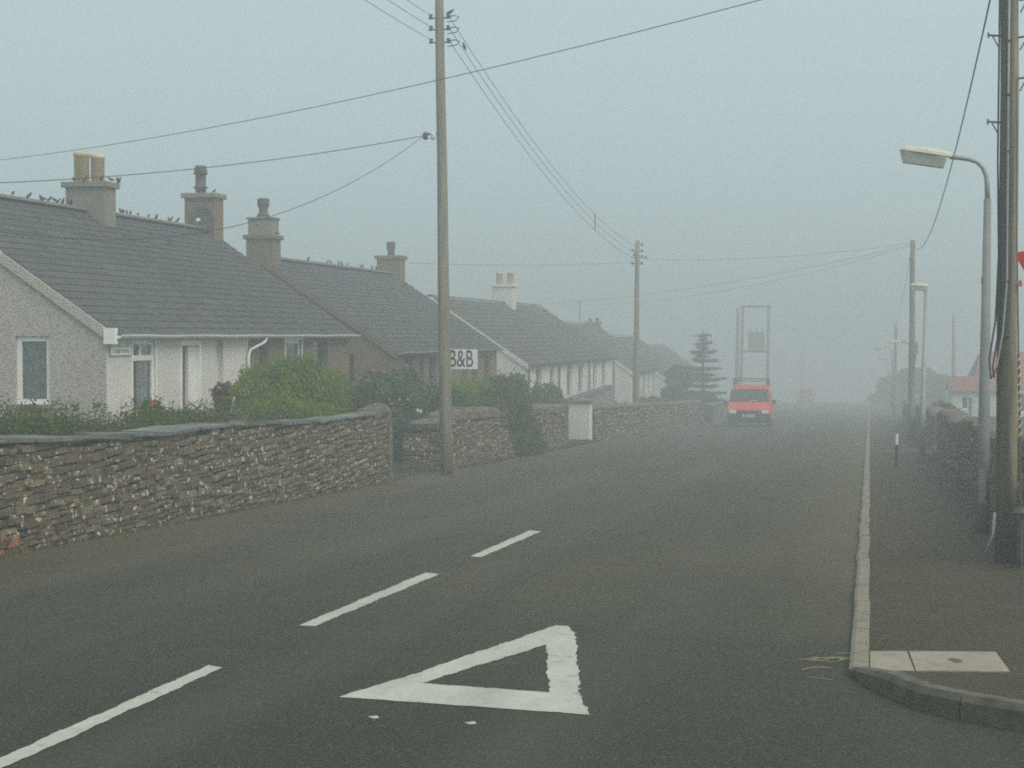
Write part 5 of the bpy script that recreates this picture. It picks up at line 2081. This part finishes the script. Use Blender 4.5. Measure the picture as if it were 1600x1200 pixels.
# conifer and the dark tree beside it
cx_ = atX(1098, 600, -9.2)
cb_ = Vector((-9.2, cx_.y, gz(cx_.y)))
ctop = atX(1098, 516, -9.2).z
con = thing('conifer', cb_, 'tiered conifer with level branches at the end of the walls', 'tree')
MB().tube([cb_, cb_ + Vector((.03, 0, (ctop - cb_.z) * .5)), Vector((cb_.x, cb_.y, ctop))], [.13, .07, .01], 8).build('trunk', 'bark', con)
rr = np.random.RandomState(77)
Hc = ctop - cb_.z
pts, brm = [], MB()
for ti, (t, R_) in enumerate(((.10, 1.2), (.19, 1.05), (.27, 1.2), (.35, .8), (.42, 1.25), (.485, .75), (.55, .98), (.645, .82), (.69, .3), (.74, .72), (.79, .25), (.835, .46), (.88, .16), (.93, .26))):
    nb = 8 if R_ > .5 else 5
    for k in range(nb):
        a = 2 * math.pi * k / nb + rr.uniform(-.3, .3) + ti
        L_ = R_ * rr.uniform(.55, 1.12)
        z0 = cb_.z + Hc * t + rr.uniform(-.06, .06)
        b0 = Vector((cb_.x, cb_.y, z0 + .05))
        e0 = Vector((cb_.x + math.cos(a) * L_, cb_.y + math.sin(a) * L_, z0 + .08 + L_ * .06))
        brm.tube([b0, (b0 + e0) / 2 - Vector((0, 0, .03)), e0], [.025, .018, .006], 5)
        n = int(340 * L_)
        s_ = rr.uniform(.12, 1.03, n)
        wid = .20 * (1.15 - s_) + .07
        q = np.array(b0)[None] * (1 - s_[:, None]) + np.array(e0)[None] * s_[:, None]
        q = q + np.stack([-math.sin(a) * rr.normal(size=n) * wid * 1.3, math.cos(a) * rr.normal(size=n) * wid * 1.3, rr.normal(size=n) * .036 - .03 * s_], 1)
        pts.append(q)
s_ = rr.uniform(.1, 1, 400)
pts.append(np.stack([cb_.x + rr.normal(size=400) * .09 * (1.1 - s_), cb_.y + rr.normal(size=400) * .09 * (1.1 - s_), cb_.z + Hc * s_], 1))
V, Fc = leaves(np.concatenate(pts), .045, rr, .6, 2.4)
cr = raw_object('crown', V, Fc, 'needle', con)
cr['kind'] = 'stuff'
brm.build('branch', 'bark', con)


def tree(label, c, rx, ry, h, trunk_h, n, leaf, mat, seed, group=None):
    rs = np.random.RandomState(seed)
    root = thing('tree', c, label, 'tree', group)
    m = MB()
    m.tube([c, c + Vector((.05, .05, trunk_h)), c + Vector((0, .1, h * .6))], [.12, .09, .04], 8)
    lb = []
    for k in range(9):
        a, q = rs.uniform(0, 6.28), rs.uniform(.1, .65)
        e = c + Vector((math.cos(a) * rx * q, math.sin(a) * ry * q, rs.uniform(trunk_h * .8, h * .86)))
        m.tube([c + Vector((.04, .05, trunk_h * rs.uniform(.5, .95))), e], [.05, .015], 5)
        lb.append((e.x, e.y, e.z, rx * rs.uniform(.32, .5), ry * rs.uniform(.32, .5), h * rs.uniform(.12, .2)))
    m.build('trunk', 'bark', root)
    P = blob_points(rs, n, lb, .5)
    V, Fc = leaves(P, leaf, rs)
    raw_object('crown', V, Fc, mat, root)['kind'] = 'stuff'
    return root


def TP(px, X):
    y = atX(px, 600, X).y
    return Vector((X, y, gz(y)))


c = TP(1072, -9.6)
tree('bushy dark tree beside the tiered conifer', c, 1.45, 2.6, atX(1066, 570, -9.6).z - c.z, .5, 12000, .09, 'leaf_dark', 81)
c = TP(1050, -9.8)
tree('small foggy tree between the conifer and the white cottage', c, 1.1, 2.2, atX(1050, 590, -9.8).z - c.z, .4, 7000, .09, 'leaf_dark', 82)
# trees across the street in the fog
for i, (px, py, Y_, rx, h_px, lab) in enumerate((
        (1440, 574, 150, 2.3, 0, 'foggy round tree behind the slim street lamp'),
        (1410, 578, 165, 2.4, 0, 'foggy tree behind the bracket-lamp pole'),
        (1472, 584, 140, 2.0, 0, 'foggy tree beside the red-roofed bungalow'),
        (1388, 592, 185, 2.0, 0, 'faintest foggy tree beyond the far lamps'))):
    b = atY(px, 600, Y_)
    b.z = gz(Y_)
    tree(lab, b, rx, 2.5, atY(px, py, Y_).z - b.z, .6, 8000, .12, 'leaf_dark', 90 + i)
for i, (px, Y_, lab) in enumerate(((1412, 66, 'pale-flowered bush at the pavement edge beside the bracket-lamp pole'), (1478, 62, 'garden bush above the gateway end of the pavement wall'))):
    b = atY(px, 600, Y_); b.x = max(b.x, 2.3); b.z = gz(Y_)
    shrub('shrub', lab, b, .5, 1.5, 1.3, 5000, .07, 'leaf_dark', 95 + i, 6)

# green fence and a post in the bungalow garden
fy = 60.0
fa, fb_ = atY(1486, 650, fy), atY(1545, 664, fy)
fen = thing('fence', (fa.x, fy, gz(fy)), 'green painted board fence behind the pavement wall', 'fence')
for k in range(4):
    z = gz(fy) + .06 + k * .205
    MB().bb((fa.x, fy, z), (fa.x + 2.6, fy + .03, z + .19)).build('board', 'green_paint', fen)
for k in range(4):
    xx = fa.x + .05 + k * .8
    MB().bb((xx, fy + .031, gz(fy)), (xx + .08, fy + .1, gz(fy) + .9)).build('fence_post', 'green_paint', fen)
pp = atY(1517, 620, 52.0)
gpst = thing('garden_post', (pp.x, 52.0, gz(52)), 'slim grey post standing behind the pavement wall', 'post')
MB().tube([(pp.x, 52, gz(52)), (pp.x, 52, pp.z - .06)], .05, 10).build('shaft', 'galvanised', gpst)
MB().lathe([(.06, 0), (.065, .03), (.03, .06)], (pp.x, 52, pp.z - .06), 10).build('post_cap', 'transformer_grey', gpst)

# rough grass at the wall feet and the verge by the white pier
rg = np.random.RandomState(6)
pts = []
for _ in range(1500):
    y = rg.uniform(8.5, 33)
    pts.append((WX + .03 + abs(rg.normal()) * .04, y, gz(y)))
tag(grass_patch('grass', pts, .05, 'grass_blade', None, .008, 3), 'thin weeds along the foot of the slab-topped wall', 'grass')
pts = []
for _ in range(2600):
    y = rg.uniform(38, 58)
    x = -8.43
    pts.append((x + .03 + abs(rg.normal()) * .06, y, gz(y)))
tag(grass_patch('grass', pts, .08, 'grass_blade', None, .010, 4), 'weeds along the foot of the rounded cope wall', 'grass')
pts = []
for _ in range(5000):
    y = rg.uniform(53.0, 56.5)
    pts.append((rg.uniform(-9.6, -8.3), y, gz(y)))
tag(grass_patch('grass', pts, .13, 'grass_blade', None, .014, 5), 'tuft of dry grass at the base of the white gate pier', 'grass')
pts = []
for _ in range(160):
    y = KY + .95 + rg.normal() * .10
    pts.append((KX + .16 + rg.normal() * .05, y, gz(y) + .045))
tag(grass_patch('grass', pts[:70], .016, 'leaf_mid', None, .004, 6), 'small weed in the corner of the flagstone by the kerb', 'grass')
pts = []
for _ in range(1200):
    y = rg.uniform(17.5, 49)
    pts.append((RX - .03 - abs(rg.normal()) * .04, y, gz(y) + .06))
tag(grass_patch('grass', pts, .06, 'grass_blade', None, .008, 7), 'weeds along the foot of the pavement wall', 'grass')
# straws blown into the gutter
sm = MB()
for _ in range(14):
    p = gp(rg.uniform(1245, 1335), rg.uniform(1022, 1062), .0)
    a = rg.uniform(-.6, .9)
    L_ = rg.uniform(.06, .24)
    q = p + Vector((math.cos(a) * L_, math.sin(a) * L_, 0))
    p.z, q.z = gz(p.y) + .008, gz(q.y) + .01
    sm.tube([p, (p + q) / 2 + Vector((rg.uniform(-.01, .01), rg.uniform(-.02, .02), .004)), q], .0022, 4)
tag(sm.build('litter', 'straw'), 'dry straws blown into the gutter at the kerb corner', 'litter', kind='stuff')

# ------------------------------------------------------------------ fog
hz = MB().bb((-305, -52, gz(642) - 1.2), (305, 646, 11.2)).build('haze', 'cable')
hz['kind'] = 'stuff'
hm = bpy.data.materials.new('haze')
hm.use_nodes = True
hm.node_tree.nodes.clear()
vo = hm.node_tree.nodes.new('ShaderNodeVolumePrincipled')
vo.inputs['Color'].default_value = (0.975, 0.985, 0.985, 1)
vo.inputs['Density'].default_value = FOG
vo.inputs['Anisotropy'].default_value = 0.45
ho = hm.node_tree.nodes.new('ShaderNodeOutputMaterial')
hm.node_tree.links.new(vo.outputs[0], ho.inputs['Volume'])
hz.data.materials.clear()
hz.data.materials.append(hm)
hm.cycles.homogeneous_volume = True
